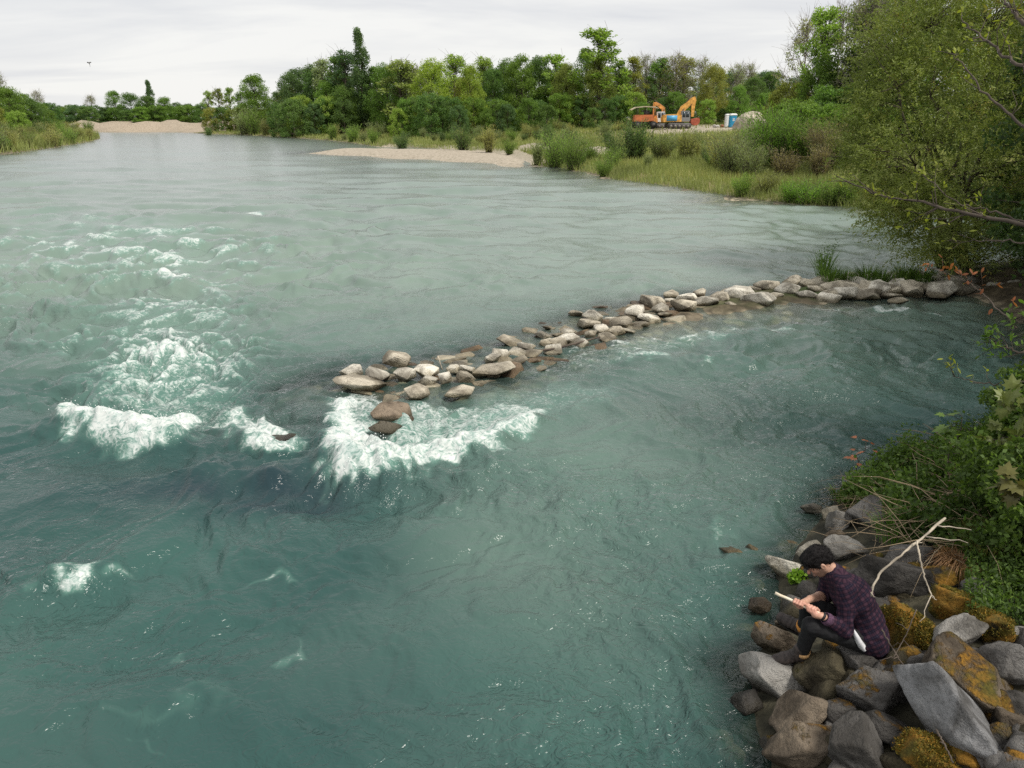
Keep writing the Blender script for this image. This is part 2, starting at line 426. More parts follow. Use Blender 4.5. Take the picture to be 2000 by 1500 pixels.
# how lively the surface is
wild = np.zeros_like(x)
def blob(px, py, rx, ry, a):
    c = at(px, py); return a * np.exp(-((x - c[0]) / rx) ** 2 - ((y - c[1]) / ry) ** 2)
wild += blob(330, 470, 11, 12, 0.9) + blob(330, 740, 2.4, 3.0, 1.0) + blob(140, 560, 8, 7, .5) + blob(850, 880, 2.0, 2.0, .6) + blob(1330, 690, 3.2, 2.6, .7)
calm = np.clip(blob(1200, 470, 9, 11, 0.55) + blob(1000, 640, 5, 5, .6) + blob(900, 1350, 2.0, 2.2, .35) + blob(850, 360, 25, 25, .3), 0, .7)
act = (0.85 + wild) * (1 - calm) * (1 + .5 * sstep(10, 18, y) * sstep(75, 35, y))
h = np.zeros_like(x); steep = np.zeros_like(x)
for lam, sl, seed in [(9, .018, 1), (4.2, .045, 2), (2.1, .066, 3), (1.05, .105, 4), (0.52, .150, 5), (0.27, .215, 6), (0.14, .190, 7)]:
    f = 1 / lam
    a = np.radians(12 * seed if lam < 2 else 5 * (seed - 2))
    ex_, ey_ = (0.8, 1.15) if lam < 2 else (0.42, 1.5)
    X = wx * np.cos(a) - wy * np.sin(a); Y = wx * np.sin(a) + wy * np.cos(a)
    n = noise2(X * f * ex_ + seed * 17, Y * f * ey_ + seed * 5)
    r = 0.35 - np.abs(noise2(X * f * 0.7 + 40 + seed, Y * f * 1.0 - seed * 9)) * 1.3
    w = lam * sl * fade(lam)
    wn_, wr_ = (0.85, 0.18) if lam > .8 else (0.6, 0.5)
    h += w * act * (wn_ * n + wr_ * r) * ((.30 + 1.15 * sstep(18, 60, y)) if lam > 2 else (.75 + .5 * sstep(-.3, .5, noise2(x * .22 + 3, y * .3))))
    if lam < 4: steep += sl * fade(lam) * act * (0.6 * n + 0.55 * r) * 12

# standing waves and pour-overs (surveyed lines)
def ridge(pl, wdt, amp, skew=0.0):
    q = P2(pl); d, t = pldist(x, y, q)
    e = np.clip(np.minimum(t, 1 - t) * 6, 0, 1)
    return amp * np.exp(-(d / wdt) ** 2) * sstep(0, 1, e)
h += ridge([(100, 815), (180, 840), (270, 862), (390, 862)], .30, .30)
h -= ridge([(120, 880), (260, 912), (400, 905)], .40, .12)
h += ridge([(640, 790), (650, 900), (700, 930), (860, 893), (960, 872), (1070, 810)], .28, .22)
h -= ridge([(600, 900), (640, 975), (760, 975), (930, 935)], .40, .15)
h += ridge([(500, 935), (560, 925), (640, 935)], .30, .10)
h += ridge([(230, 935), (420, 925), (560, 950)], .32, .07)
h -= ridge([(430, 965), (560, 960), (640, 985)], .30, .08)
h += ridge([(80, 1120), (160, 1130), (260, 1100)], .22, .13)
h -= ridge([(0, 1200), (120, 1190), (260, 1150)], .35, .07)
h += ridge([(260, 545), (330, 560), (420, 560)], .5, .16)
h += ridge([(1230, 690), (1300, 700), (1400, 712)], .3, .10) + ridge([(1370, 640), (1440, 665), (1500, 640)], .3, .07)
h += ridge([(440, 840), (520, 872), (590, 880)], .25, .12)
h += ridge([(1000, 835), (1120, 800), (1200, 775)], .25, .08)
h += ridge([(0, 1130), (40, 1115), (100, 1100)], .25, .08) + ridge([(200, 1200), (330, 1215), (460, 1190)], .3, .06) + ridge([(150, 1440), (260, 1400), (400, 1385)], .3, .06)

# foam cover
def fpoly(pts, a, soft):
    return a * sstep(-soft, soft, sdist(x + 0.22 * noise2(x * 2.2, y * 2.2) + .1 * noise2(x * 6, y * 6), y + 0.22 * noise2(x * 2.2 + 9, y * 2.2) + .1 * noise2(x * 6, y * 6 + 4), P2(pts)))
foam = np.zeros_like(x)
def F(v):
    global foam
    foam = np.maximum(foam, v)
F(fpoly([(105, 815), (150, 795), (250, 825), (390, 808), (385, 862), (330, 876), (235, 886), (165, 862), (115, 838)], .85, .30))
F(fpoly([(150, 810), (210, 690), (330, 650), (460, 690), (490, 790), (470, 830), (380, 850), (250, 850)], .41, .8))
F(fpoly([(180, 690), (250, 590), (420, 560), (480, 650), (470, 720), (300, 720)], .30, 1.2))
F(fpoly([(450, 845), (500, 815), (580, 850), (585, 885), (530, 890), (480, 880)], .68, .2))
F(fpoly([(400, 830), (480, 790), (500, 830), (460, 850)], .6, .2))
F(fpoly([(650, 795), (690, 770), (720, 810), (715, 850), (770, 862), (700, 960), (650, 945), (632, 890)], .86, .22))
F(fpoly([(660, 955), (720, 880), (860, 850), (960, 830), (1065, 795), (1070, 815), (980, 885), (860, 915), (750, 945)], .68, .22))
F(fpoly([(640, 780), (700, 745), (790, 790), (900, 790), (1060, 780), (1060, 810), (900, 890), (700, 950), (640, 900)], .50, .3))
F(fpoly([(880, 790), (1000, 750), (1200, 745), (1210, 775), (1060, 830), (950, 850)], .34, .35))
F(fpoly([(90, 1128), (130, 1133), (200, 1112), (240, 1104), (215, 1130), (180, 1162), (120, 1168), (95, 1150)], .68, .14))
F(fpoly([(265, 535), (300, 538), (400, 548), (420, 556), (330, 556), (290, 548)], .5, .25))
F(fpoly([(0, 400), (200, 410), (420, 430), (480, 500), (440, 560), (200, 520), (0, 500)], .27, 2.5))
for pl, a, s_ in [([(1230, 690), (1310, 698), (1320, 706), (1240, 702)], .52, .14), ([(1375, 707), (1400, 706), (1402, 716), (1380, 716)], .45, .08),
               ([(1475, 630), (1545, 636), (1570, 645), (1500, 643)], .5, .15), ([(1580, 598), (1650, 602), (1640, 610), (1590, 608)], .55, .14),
               ([(1690, 600), (1785, 602), (1780, 609), (1700, 609)], .62, .12), ([(1800, 608), (1860, 616), (1855, 620), (1800, 613)], .6, .1),
               ([(1390, 1030), (1420, 1010), (1425, 1050), (1400, 1070), (1388, 1060)], .34, .1), ([(510, 1300), (560, 1262), (570, 1275), (530, 1312)], .36, .08),
               ([(325, 1262), (380, 1275), (400, 1290), (360, 1285)], .36, .07), ([(460, 1140), (560, 1118), (590, 1125), (500, 1145)], .42, .1),
               ([(285, 1440), (310, 1430), (305, 1490), (290, 1480)], .34, .08), ([(470, 415), (520, 416), (510, 422), (475, 420)], .6, .3),
               ([(10, 440), (50, 440), (45, 446), (10, 446)], .5, .4), ([(90, 480), (110, 478), (108, 488), (92, 488)], .5, .3),
               ([(0, 640), (120, 650), (300, 640), (420, 600), (300, 690), (100, 700)], .22, 1.0), ([(1000, 690), (1240, 660), (1500, 620), (1500, 640), (1250, 700), (1050, 740)], .35, .35),
               ([(680, 1000), (1000, 985), (1030, 1010), (700, 1030)], .22, .3), ([(200, 1380), (420, 1370), (560, 1360), (400, 1395), (220, 1400)], .3, .15)]:
    F(fpoly(pl, a, s_))
crest = np.clip(steep - 0.55, 0, 1) * sstep(10, 16, y) * (0.25 + 1.2 * np.clip(wild, 0, 1))
foam = np.clip(foam + crest * 0.24 * sstep(160, 60, y), 0, 1)
# whitewater is lumpy
rough = np.zeros_like(x)
for lam, am in [(.7, .060), (.34, .045), (.17, .028), (.09, .014)]:
    f = 1 / lam
    rough += am * (np.abs(noise2(wx * f + 3, wy * f)) * 2 - .35) * fade(lam)
lump = sstep(.55, 1.0, foam)
h += rough * lump * 1.0 + rough * sstep(.25, .6, foam) * 0.15 + 0.05 * lump

zb = ground(x, y)
# the surface lies quiet where it meets dry land
dry = sstep(0.05, 0.6, zb)
h *= (1 - 0.85 * dry) * (1 - 0.5 * sstep(-0.35, 0.0, zb) * (1 - np.clip(foam * 1.5, 0, 1)))
h *= sstep(320, 150, y) * 0.75 + 0.25
depth = np.clip(h - zb, 0, 3)
shallow = np.exp(-np.maximum(depth - 0.05, 0) / 0.55)

body_lift = np.clip(blob(1050, 1050, 1.8, 2.2, .30) + blob(1250, 850, 3.0, 2.5, .32) + sstep(8, 24, y) * .82 - blob(420, 960, 2.0, 1.0, .45), 0, 1) + 0.12 * noise2(x * .5, y * .5)  # sky brightness of the far water painted into the body colour, with silty patches
body_lift = np.clip(body_lift, 0, 1)
extent = np.clip(blob(430, 955, 1.7, .75, .75) + blob(600, 960, .8, .5, .7), 0, .85) * (.8 + .4 * noise2(x * 1.5, y * 2))  # dark reflection on the smooth wave slope, painted into the body colour
k = NT('river_water'); p = k.pos()
body_n = k.noise(p, 0.16, 3)
body = k.mix(k.mapr(body_n, .35, .68), (0.024, 0.062, 0.058), (0.040, 0.098, 0.084))
aer = k.mapr(k.attr('foam'), 0.1, 0.7, 0, 0.8)
body = k.mix(k.attr('body_lift'), body, (0.180, 0.240, 0.198))
body = k.mix(k.attr('extent'), body, (0.012, 0.026, 0.036))
body = k.mix(aer, body, (0.13, 0.26, 0.21))
pw = k.mapping(p, (1.0, 1.25, 1.0), (0, 0, 0.2))
f1 = k.math('ABSOLUTE', k.math('SUBTRACT', k.noise(pw, 1.9, 2, .5, 2.2), .5)); f2 = k.math('ABSOLUTE', k.math('SUBTRACT', k.noise(pw, 6.5, 2, .55, 1.4), .5))
f0 = k.noise(k.mapping(p, (.45, 1.5, 1), (0, 0, .06)), .75, 2, .55, .6)
rip0 = k.math('ADD', k.math('MULTIPLY', f1, -1.1), k.math('MULTIPLY', f2, -1.15))
rip = k.math('ADD', rip0, k.math('MULTIPLY', f0, 2.6))
nb = k.bump(rip, 0.5, 0.075)
k.L(k.attr('chop'), [n_ for n_ in k.t.nodes if n_.bl_idname == 'ShaderNodeBump'][0].inputs['Strength'])
df_ = k.n('ShaderNodeBsdfDiffuse'); k.L(body, df_.inputs['Color']); k.L(nb, df_.inputs['Normal'])
tr = k.n('ShaderNodeBsdfTransparent'); tr.inputs['Color'].default_value = (0.88, 0.95, 0.90, 1)
ub = k.n('ShaderNodeMixShader'); k.L(k.mapr(k.attr('shallow'), .28, 1.0, 0, .78), ub.inputs[0]); k.L(df_.outputs[0], ub.inputs[1]); k.L(tr.outputs[0], ub.inputs[2])
gl = k.n('ShaderNodeBsdfGlossy'); gl.inputs['Roughness'].default_value = 0.20; k.L(nb, gl.inputs['Normal'])
fr = k.n('ShaderNodeFresnel'); fr.inputs['IOR'].default_value = 1.34; k.L(nb, fr.inputs['Normal'])
ms = k.n('ShaderNodeMixShader'); k.L(fr.outputs[0], ms.inputs[0]); k.L(ub.outputs[0], ms.inputs[1]); k.L(gl.outputs[0], ms.inputs[2])
# foam: lacy threads where thin, closed white where thick
wv = k.n('ShaderNodeTexNoise'); wv.inputs['Scale'].default_value = 2.6; wv.inputs['Detail'].default_value = 3; k.L(p, wv.inputs['Vector'])
wa = k.n('ShaderNodeVectorMath', operation='MULTIPLY_ADD'); k.L(wv.outputs['Color'], wa.inputs[0]); wa.inputs[1].default_value = (.55, .55, .55); k.L(p, wa.inputs[2])
def lace(scale):
    v = k.n('ShaderNodeTexVoronoi', feature='DISTANCE_TO_EDGE', voronoi_dimensions='2D'); v.inputs['Scale'].default_value = scale; k.L(wa.outputs[0], v.inputs['Vector'])
    return k.mapr(v.outputs['Distance'], 0.0, 0.32, 1, 0)
def strings(scale, det):
    return k.math('SUBTRACT', 1.0, k.math('MULTIPLY', k.math('ABSOLUTE', k.math('SUBTRACT', k.noise(wa.outputs[0], scale, det, .6, .8), .5)), 5.0), clamp=True)
lc = k.math('ADD', k.math('MULTIPLY', strings(3.2, 3), .26), k.math('MULTIPLY', strings(9.0, 3), .24))
lc = k.math('ADD', lc, k.math('MULTIPLY', k.noise(wa.outputs[0], 15, 5, .7), .80))
th = k.math('SUBTRACT', 1.28, k.math('MULTIPLY', k.attr('foam'), 1.16))
ff = k.math('MULTIPLY', k.mapr(k.math('SUBTRACT', lc, th), -0.14, 0.42), .95)
ff = k.math('MULTIPLY', ff, k.mapr(k.attr('foam'), .08, .25), clamp=True)
fcol = k.mix(k.mapr(lc, .35, 0.95), (0.27, 0.37, 0.35), (0.60, 0.62, 0.60))
fd = k.n('ShaderNodeBsdfDiffuse'); k.L(fcol, fd.inputs['Color'])
fo = fd.outputs[0]
mf = k.n('ShaderNodeMixShader'); k.L(ff, mf.inputs[0]); k.L(ms.outputs[0], mf.inputs[1]); k.L(fo, mf.inputs[2])
water_mat = k.finish(mf.outputs[0])

keep = (zb < 0.7)
Q = gridfaces(NR, NC)
Q = Q[keep[Q].any(1)]
used = np.unique(Q); remap = -np.ones(len(x), int); remap[used] = np.arange(len(used))
me = mesh_np('river', np.stack([x, y, h], 1)[used], [remap[Q][:, ::-1] if False else remap[Q]], {'foam': foam[used], 'body_lift': body_lift[used], 'extent': np.clip(extent, 0, 1)[used], 'chop': ((.13 + .38 * sstep(30, 9, y)) * (.65 + .6 * sstep(-.35, .45, noise2(x * .35, y * .5 + 11))))[used], 'shallow': shallow[used]})
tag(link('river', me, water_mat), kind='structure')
W_FOAM = (x, y, h, foam)
# ------------------------------------------------------------------ foliage
def leaf_material(name, yellow=(0.22, 0.25, 0.05), amount=0.25, rough=0.55, trans=0.45):
    k = NT(name)
    oi = k.n('ShaderNodeObjectInfo'); r = k.attr('rnd')
    c = k.mix(k.mapr(r, 0, 1, 0, 1, False), (0.55, 0.55, 0.55), (1.5, 1.5, 1.45))
    c = k.mix(1.0, oi.outputs['Color'], c, 'MULTIPLY')
    c = k.mix(k.mapr(r, 0.70, 1.0, 0, amount), c, yellow)
    b = k.n('ShaderNodeBsdfPrincipled'); k.L(c, b.inputs['Base Color']); b.inputs['Roughness'].default_value = rough; b.inputs['Specular IOR Level'].default_value = 0.25
    t = k.n('ShaderNodeBsdfTranslucent'); k.L(k.mix(1.0, c, (1.25, 1.35, 0.6), 'MULTIPLY'), t.inputs['Color'])
    m = k.n('ShaderNodeMixShader'); m.inputs[0].default_value = trans; k.L(b.outputs[0], m.inputs[1]); k.L(t.outputs[0], m.inputs[2])
    return k.finish(m.outputs[0])
leaf_mat = leaf_material('leaf_green')
willow_mat = leaf_material('willow_leaf', (0.26, 0.17, 0.03), 0.75, .5, .35)
grass_mat = leaf_material('grass_blade', (0.40, 0.33, 0.14), 0.7, .6, .3)
k = NT('bark'); oc = k.objcoord()
bk = k.mix(k.mapr(k.noise(k.mapping(oc, (6, 6, 1)), 2.0, 5), .3, .7), (0.035, 0.028, 0.02), (0.13, 0.11, 0.085))
bark_mat = k.finish(k.bsdf(bk, .9, spec=.15))
pale_bark = plain('pale_bark', (0.23, 0.20, 0.165), .9, var=.35, scale=3)
straw_mat = plain('dry_straw', (0.25, 0.19, 0.12), .9, var=.3, scale=3)

def unit(v): return v / (np.linalg.norm(v, axis=-1, keepdims=True) + 1e-9)
def leaves(mb, C, L, W, r, droop=0.0, D=None, spread=1.0, fold=0.0):
    n = len(C)
    R = r.normal(size=(n, 3))
    D = unit(R * spread + (D if D is not None else 0) - np.array([0, 0, droop]))
    S = unit(np.cross(D, r.normal(size=(n, 3))))
    L = np.broadcast_to(L, (n,)) * r.uniform(.65, 1.25, n); W = np.broadcast_to(W, (n,)) * r.uniform(.7, 1.25, n)
    a = C - D * L[:, None] / 2; b = C + D * L[:, None] / 2
    m = C - D * L[:, None] * .08
    V = np.stack([a, m + S * W[:, None] / 2, b, m - S * W[:, None] / 2], 1).reshape(-1, 3)
    Q = np.arange(n * 4).reshape(n, 4)
    mb.add(V, Q, rnd=np.repeat(r.uniform(0, 1, n), 4))
def clumps(mb, C, R, per, L, W, r, flat=.75, droop=0.0):
    C = np.asarray(C); R = np.asarray(R)
    n = len(C) * per
    u = unit(r.normal(size=(n, 3))) * (r.uniform(.10, 1, n) ** .55)[:, None]
    u[:, 2] *= flat
    P = np.repeat(C, per, 0) + u * np.repeat(R, per)[:, None]
    leaves(mb, P, L, W, r, droop)
def limb(mb, a, b, r0, r1, r, n=5, sag=.12, k=4):
    t = np.linspace(0, 1, n)[:, None]; a = np.asarray(a); b = np.asarray(b); L = np.linalg.norm(b - a)
    P = a + (b - a) * t
    P[:, 2] += sag * L * np.sin(t[:, 0] * np.pi) * r.uniform(.2, 1)
    P[1:-1] += r.normal(size=(n - 2, 3)) * L * .035
    mb.tube(P, r0 + (r1 - r0) * t[:, 0] ** .8, k)
    return P

def tree_mesh(kind, seed, H=18.0, leaf=.34):
    """returns trunk mesh (with limbs) and crown mesh; base at the origin, height H"""
    r = np.random.default_rng(seed); tr = MB(); cr = MB()
    lean = r.normal(size=2) * .025 * H
    tz = np.linspace(0, 1, 9)
    top = .93 if kind != 'round' else .72
    TP = np.stack([lean[0] * tz ** 1.5 + r.normal(size=9) * .006 * H, lean[1] * tz ** 1.5 + r.normal(size=9) * .006 * H, tz * H * top], 1); TP[0, :2] = 0
    def trunk_at(z): return np.array([np.interp(z, TP[:, 2], TP[:, i]) for i in range(3)])
    r0 = {'round': .020, 'tall': .014, 'bare': .013, 'column': .014, 'bush': .012}[kind] * H
    tr.tube(TP, r0 * (1 - .86 * tz), 7)
    C = []; R = []
    if kind == 'round':
        nl = 120
        for i in range(nl):
            z = r.uniform(.10, .97); w = .33 * math.sin(min(1, (1.03 - z) / .62) * math.pi / 2) ** .8 * (1 if z > .25 else .7 + z * 1.2)
            a = r.uniform(0, 2 * np.pi); q = w * math.sqrt(r.uniform(.15, 1))
            C.append((q * math.cos(a) * H, q * math.sin(a) * H, z * H)); R.append(r.uniform(.060, .115) * H)
        per, fl = 135, .75
    elif kind == 'tall':
        for i in range(70):
            z = r.uniform(.22, 1.0) ** .8; w = .17 * math.sin(np.clip((1.06 - z) / .6, 0, 1) * math.pi / 2) ** .7
            a = r.uniform(0, 2 * np.pi); q = w * math.sqrt(r.uniform(.05, 1))
            C.append((q * math.cos(a) * H, q * math.sin(a) * H, z * H)); R.append(r.uniform(.03, .06) * H)
        per, fl = 60, 1.0
    elif kind == 'column':
        for i in range(90):
            z = r.uniform(.10, 1.0); w = .085 * math.sin(np.clip((1.03 - z) / .75, 0, 1) * math.pi * .62 + .25) ** .8
            if z > .9: w *= .45
            a = r.uniform(0, 2 * np.pi); q = w * math.sqrt(r.uniform(.05, 1))
            C.append((q * math.cos(a) * H, q * math.sin(a) * H, z * H)); R.append(r.uniform(.03, .05) * H)
        per, fl = 110, 1.6
    elif kind == 'bush':
        for i in range(80):
            z = r.uniform(.06, .96); w = .42 * math.sqrt(max(0.02, 1 - ((z - .38) / .62) ** 2))
            a = r.uniform(0, 2 * np.pi); q = w * math.sqrt(r.uniform(.2, 1))
            C.append((q * math.cos(a) * H, q * math.sin(a) * H, z * H)); R.append(r.uniform(.07, .12) * H)
        per, fl = 110, .8
    else:                                   # bare: fine twigs and a few buds
        for i in range(60):
            z = r.uniform(.30, 1.0); w = .24 * math.sin(np.clip((1.05 - z) / .6, 0, 1) * math.pi / 2) ** .8
            a = r.uniform(0, 2 * np.pi); q = w * math.sqrt(r.uniform(.1, 1))
            C.append((q * math.cos(a) * H, q * math.sin(a) * H, z * H)); R.append(r.uniform(.04, .07) * H)
        per, fl = 26, 1.0
    C = np.array(C); R = np.array(R)
    C[:, :2] += np.array([trunk_at(z)[:2] for z in C[:, 2]])
    step = 1 if kind in ('bare', 'tall') else 2
    for c_, R_ in zip(C[::step], R[::step]):
        s = trunk_at(max(.10 * H, min(c_[2] - (.16 if kind != 'column' else .1) * H * r.uniform(.5, 1.2), top * H * .97)))
        rr = r0 * (1 - .8 * s[2] / H) * .45
        P = limb(tr, s, c_, rr, max(.022, rr * .25), r)
        if kind in ('bare', 'tall'):
            for q in range(7 if kind == 'bare' else 3):
                e = c_ + r.normal(size=3) * R_ * np.array([.8, .8, .9]) + np.array([0, 0, R_ * .5])
                limb(tr, P[int(r.integers(2, 5))], e, .028, .012, r, 3, .05, 3)
                if kind == 'bare':
                    for q2 in range(2):
                        limb(tr, e * .6 + c_ * .4, e + r.normal(size=3) * R_ * .6 + np.array([0, 0, .2 * R_]), .018, .010, r, 2 + 1, .05, 3)
    lf = leaf * (1.0 if kind != 'column' else .9)
    clumps(cr, C, R, per, lf, lf * .62, r, fl)
    return tr.mesh(kind + '_trunk'), cr.mesh(kind + '_crown', False)

TREES = {}
for kind, n in (('round', 3), ('tall', 3), ('bare', 2), ('column', 1), ('bush', 2)):
    TREES[kind] = [tree_mesh(kind, 11 * i + len(kind) * 3, 18.0 if kind != 'bush' else 8.0, .36 if kind != 'bush' else .26) for i in range(n)]
for kk, vv in TREES.items():
    for a, b in vv:
        a.materials.append(pale_bark if kk in ('bare',) else bark_mat); b.materials.append(leaf_mat)

GREENS = {'dark': (0.072, 0.125, 0.040), 'mid': (0.100, 0.165, 0.038), 'light': (0.170, 0.240, 0.055), 'yellow': (0.185, 0.235, 0.045),
          'olive': (0.160, 0.175, 0.050), 'blue': (0.068, 0.115, 0.055), 'grey': (0.19, 0.21, 0.125), 'brown': (0.165, 0.185, 0.075)}
WORDS = {'dark': 'dark green', 'mid': 'mid-green', 'light': 'light green', 'yellow': 'yellow-green', 'olive': 'olive green', 'blue': 'bluish green', 'grey': 'bare grey', 'brown': 'brown-green budding'}
KINDW = {'round': 'broad tree', 'tall': 'airy slender tree', 'bare': 'thin-leafed tree', 'column': 'columnar poplar', 'bush': 'bushy tree'}
ORD = 'first second third fourth fifth sixth seventh eighth ninth tenth eleventh twelfth thirteenth fourteenth fifteenth sixteenth seventeenth eighteenth nineteenth twentieth'.split()
ORD += ['twenty-' + w for w in ORD[:9]] + ['thirtieth'] + ['thirty-' + w for w in ORD[:9]] + ['fortieth'] + ['forty-' + w for w in ORD[:9]] + ['fiftieth'] + ['fifty-' + w for w in ORD[:9]]
tree_list = []           # (px, top_py, Y, kind, colour, width factor)
T_ = tree_list.append
# left bank
for a in [(-40, 130, 180, 'round', 'dark', 1.1), (8, 142, 190, 'bare', 'grey', .9), (22, 168, 175, 'round', 'mid', 1.3), (62, 192, 180, 'round', 'dark', 1.3), (80, 178, 240, 'bare', 'grey', 1.0),
          (100, 200, 200, 'bush', 'dark', 1.0), (48, 182, 185, 'round', 'mid', 1.5), (6, 172, 188, 'round', 'dark', 1.4), (82, 200, 190, 'round', 'mid', 1.5), (-10, 205, 165, 'bush', 'olive', 1.1), (35, 215, 160, 'bush', 'light', 1.0),
          # far end of the river
          (120, 205, 330, 'round', 'blue', 1.2), (150, 206, 340, 'round', 'dark', 1.2), (185, 188, 320, 'bare', 'grey', 1.3), (168, 212, 345, 'round', 'blue', 1.4), (205, 212, 345, 'round', 'dark', 1.4),
          (232, 178, 310, 'round', 'mid', 1.0), (262, 180, 305, 'round', 'dark', 1.35), (298, 160, 330, 'column', 'blue', 1.2), (292, 188, 300, 'round', 'dark', 1.3), (325, 188, 310, 'round', 'mid', 1.2),
          (350, 200, 320, 'round', 'dark', 1.3), (375, 203, 310, 'round', 'blue', 1.4), (398, 200, 300, 'round', 'dark', 1.3),
          # right bank, left of the poplar
          (412, 178, 270, 'tall', 'light', 1.2), (432, 174, 265, 'tall', 'olive', 1.3), (452, 172, 260, 'tall', 'light', 1.2), (476, 180, 255, 'tall', 'mid', 1.4), (512, 147, 225, 'round', 'mid', 1.05), (500, 175, 235, 'round', 'dark', 1.2),
          (548, 178, 230, 'round', 'dark', 1.2), (572, 172, 215, 'round', 'olive', 1.0), (596, 178, 215, 'round', 'mid', 1.1), (614, 128, 205, 'tall', 'blue', 1.2), (640, 118, 200, 'tall', 'grey', 1.3), (664, 112, 195, 'tall', 'mid', 1.3),
          (684, 100, 190, 'tall', 'blue', 1.5), (634, 160, 190, 'round', 'mid', 1.0), (675, 165, 185, 'round', 'dark', 1.1), (712, 64, 185, 'column', 'blue', 1.0),
          # right of the poplar
          (738, 132, 185, 'tall', 'mid', 1.5), (760, 122, 180, 'round', 'mid', .9), (785, 118, 175, 'tall', 'brown', 2.0), (815, 135, 180, 'bare', 'brown', 1.5), (845, 112, 165, 'round', 'yellow', .95), (893, 108, 185, 'tall', 'light', 1.6),
          (925, 128, 165, 'round', 'yellow', .75), (905, 150, 170, 'round', 'olive', .8), (948, 112, 180, 'tall', 'light', 1.4), (965, 135, 175, 'round', 'dark', .9), (990, 112, 180, 'round', 'dark', .9), (1022, 108, 175, 'round', 'mid', .9),
          (1050, 112, 180, 'round', 'dark', .9), (1088, 108, 175, 'tall', 'light', 1.8), (1108, 125, 165, 'round', 'olive', .8), (1135, 100, 170, 'round', 'mid', .8), (1172, 58, 160, 'tall', 'light', 2.0), (1168, 110, 158, 'round', 'olive', .75),
          (1205, 120, 165, 'tall', 'mid', 1.5), (1235, 112, 170, 'tall', 'olive', 1.4), (1258, 110, 175, 'bare', 'grey', 1.2), (1285, 115, 172, 'tall', 'mid', 1.5), (1312, 108, 168, 'bare', 'olive', 1.3), (1335, 112, 172, 'tall', 'olive', 1.6),
          (1362, 116, 165, 'bare', 'grey', 1.2), (1390, 122, 155, 'round', 'olive', .9), (1430, 126, 175, 'bare', 'grey', 1.2), (1455, 128, 178, 'bare', 'grey', 1.1), (1440, 165, 150, 'round', 'mid', .9), (1470, 150, 170, 'round', 'dark', 1.2),
          (1510, 140, 200, 'round', 'dark', 1.2), (1490, 145, 210, 'round', 'blue', 1.3), (1545, 150, 190, 'round', 'blue', 1.2),
          # tall group on the right, nearer
          (1558, 42, 92, 'bare', 'grey', 1.0), (1592, 16, 86, 'tall', 'light', 1.1), (1620, 18, 88, 'bare', 'light', .9), (1655, 12, 84, 'tall', 'mid', 1.3), (1672, -18, 82, 'bare', 'grey', .9), (1700, -12, 84, 'tall', 'mid', 1.2), (1740, -20, 80, 'bare', 'grey', .9), (1765, -30, 78, 'tall', 'mid', 1.5),
          (1590, 110, 84, 'round', 'mid', .75), (1640, 105, 86, 'round', 'dark', .8), (1690, 100, 82, 'round', 'mid', .8), (1740, 95, 80, 'round', 'dark', .8), (1545, 160, 90, 'bush', 'olive', 1.1), (1620, 165, 80, 'bush', 'mid', 1.2), (1680, 160, 78, 'bush', 'dark', 1.2), (1730, 170, 76, 'bush', 'mid', 1.2),
          (1800, 10, 74, 'round', 'dark', 1.0), (1860, 0, 72, 'round', 'mid', 1.0), (1930, 20, 70, 'round', 'dark', 1.0), (2010, 10, 68, 'round', 'mid', 1.0), (2090, 20, 70, 'round', 'dark', 1.0)]:
    T_(a)
N_MAIN = len(tree_list)
# understorey along the foot of the wood
rr_ = np.random.default_rng(21)
for px in np.arange(545, 1500, 21):
    T_((float(px + rr_.uniform(-8, 8)), float(rr_.uniform(178, 212)), float(rr_.uniform(150, 160) + (30 if px < 760 else 0)), 'bush', ['dark', 'mid', 'dark', 'light', 'mid', 'blue'][int(rr_.integers(0, 6))], float(rr_.uniform(.8, 1.1))))
for px in np.arange(415, 545, 20):
    T_((float(px), float(rr_.uniform(205, 220)), 225.0, 'bush', ['dark', 'mid', 'olive'][int(rr_.integers(0, 3))], 1.0))
# a second rank that closes the wood behind
for px in np.arange(560, 1500, 30):
    T_((float(px + rr_.uniform(-10, 10)), float(rr_.uniform(128, 150)), float(rr_.uniform(200, 225)), 'round', ['dark', 'mid', 'blue'][int(rr_.integers(0, 3))], 1.15))
for px in np.arange(112, 408, 15):
    T_((float(px), float(rr_.uniform(203, 216)), float(rr_.uniform(290, 320)), 'bush', ['dark', 'blue', 'dark', 'mid'][int(rr_.integers(0, 4))], 1.5))
for px in np.arange(1530, 1800, 24):
    T_((float(px), float(rr_.uniform(190, 212)), float(rr_.uniform(72, 78)), 'bush', ['dark', 'mid', 'mid'][int(rr_.integers(0, 3))], 1.25))

def zone(px, Y):
    if px < 108 and Y < 260: return 'on the left bank'
    if px < 405: return 'behind the far sandbank'
    if Y < 100: return 'beside the big willow'
    return 'left of the tall poplar' if px < 712 else 'right of the tall poplar'
def place_tree(i, px, top, Y, kind, colr, wf, label, group):
    r = np.random.default_rng(500 + i)
    X = atY(px, 240, Y)[0]
    zg = g1(X, Y) - .1
    Ht = atY(px, top, Y)[2] - zg
    tm, cm = TREES[kind][i % len(TREES[kind])]
    H0 = 18.0 if kind != 'bush' else 8.0
    s = Ht / H0
    root = empty({'column': 'poplar_tree', 'bush': 'bushy_tree'}.get(kind, 'tree'), (X, Y, zg))
    root.rotation_euler = (0, 0, float(r.uniform(0, 6.28)))
    root.scale = (s * wf, s * wf, s)
    tag(root, label, 'tree', group)
    g = np.array(GREENS[colr]) * np.array([1.45, 1.45, 1.3]) * r.uniform(.85, 1.15) * np.array([r.uniform(.92, 1.08), 1.0, r.uniform(.9, 1.1)])
    for nm, m in (('trunk', tm), ('crown', cm)):
        o = link(nm, m, None, root); o.color = (*g, 1)
entries = []
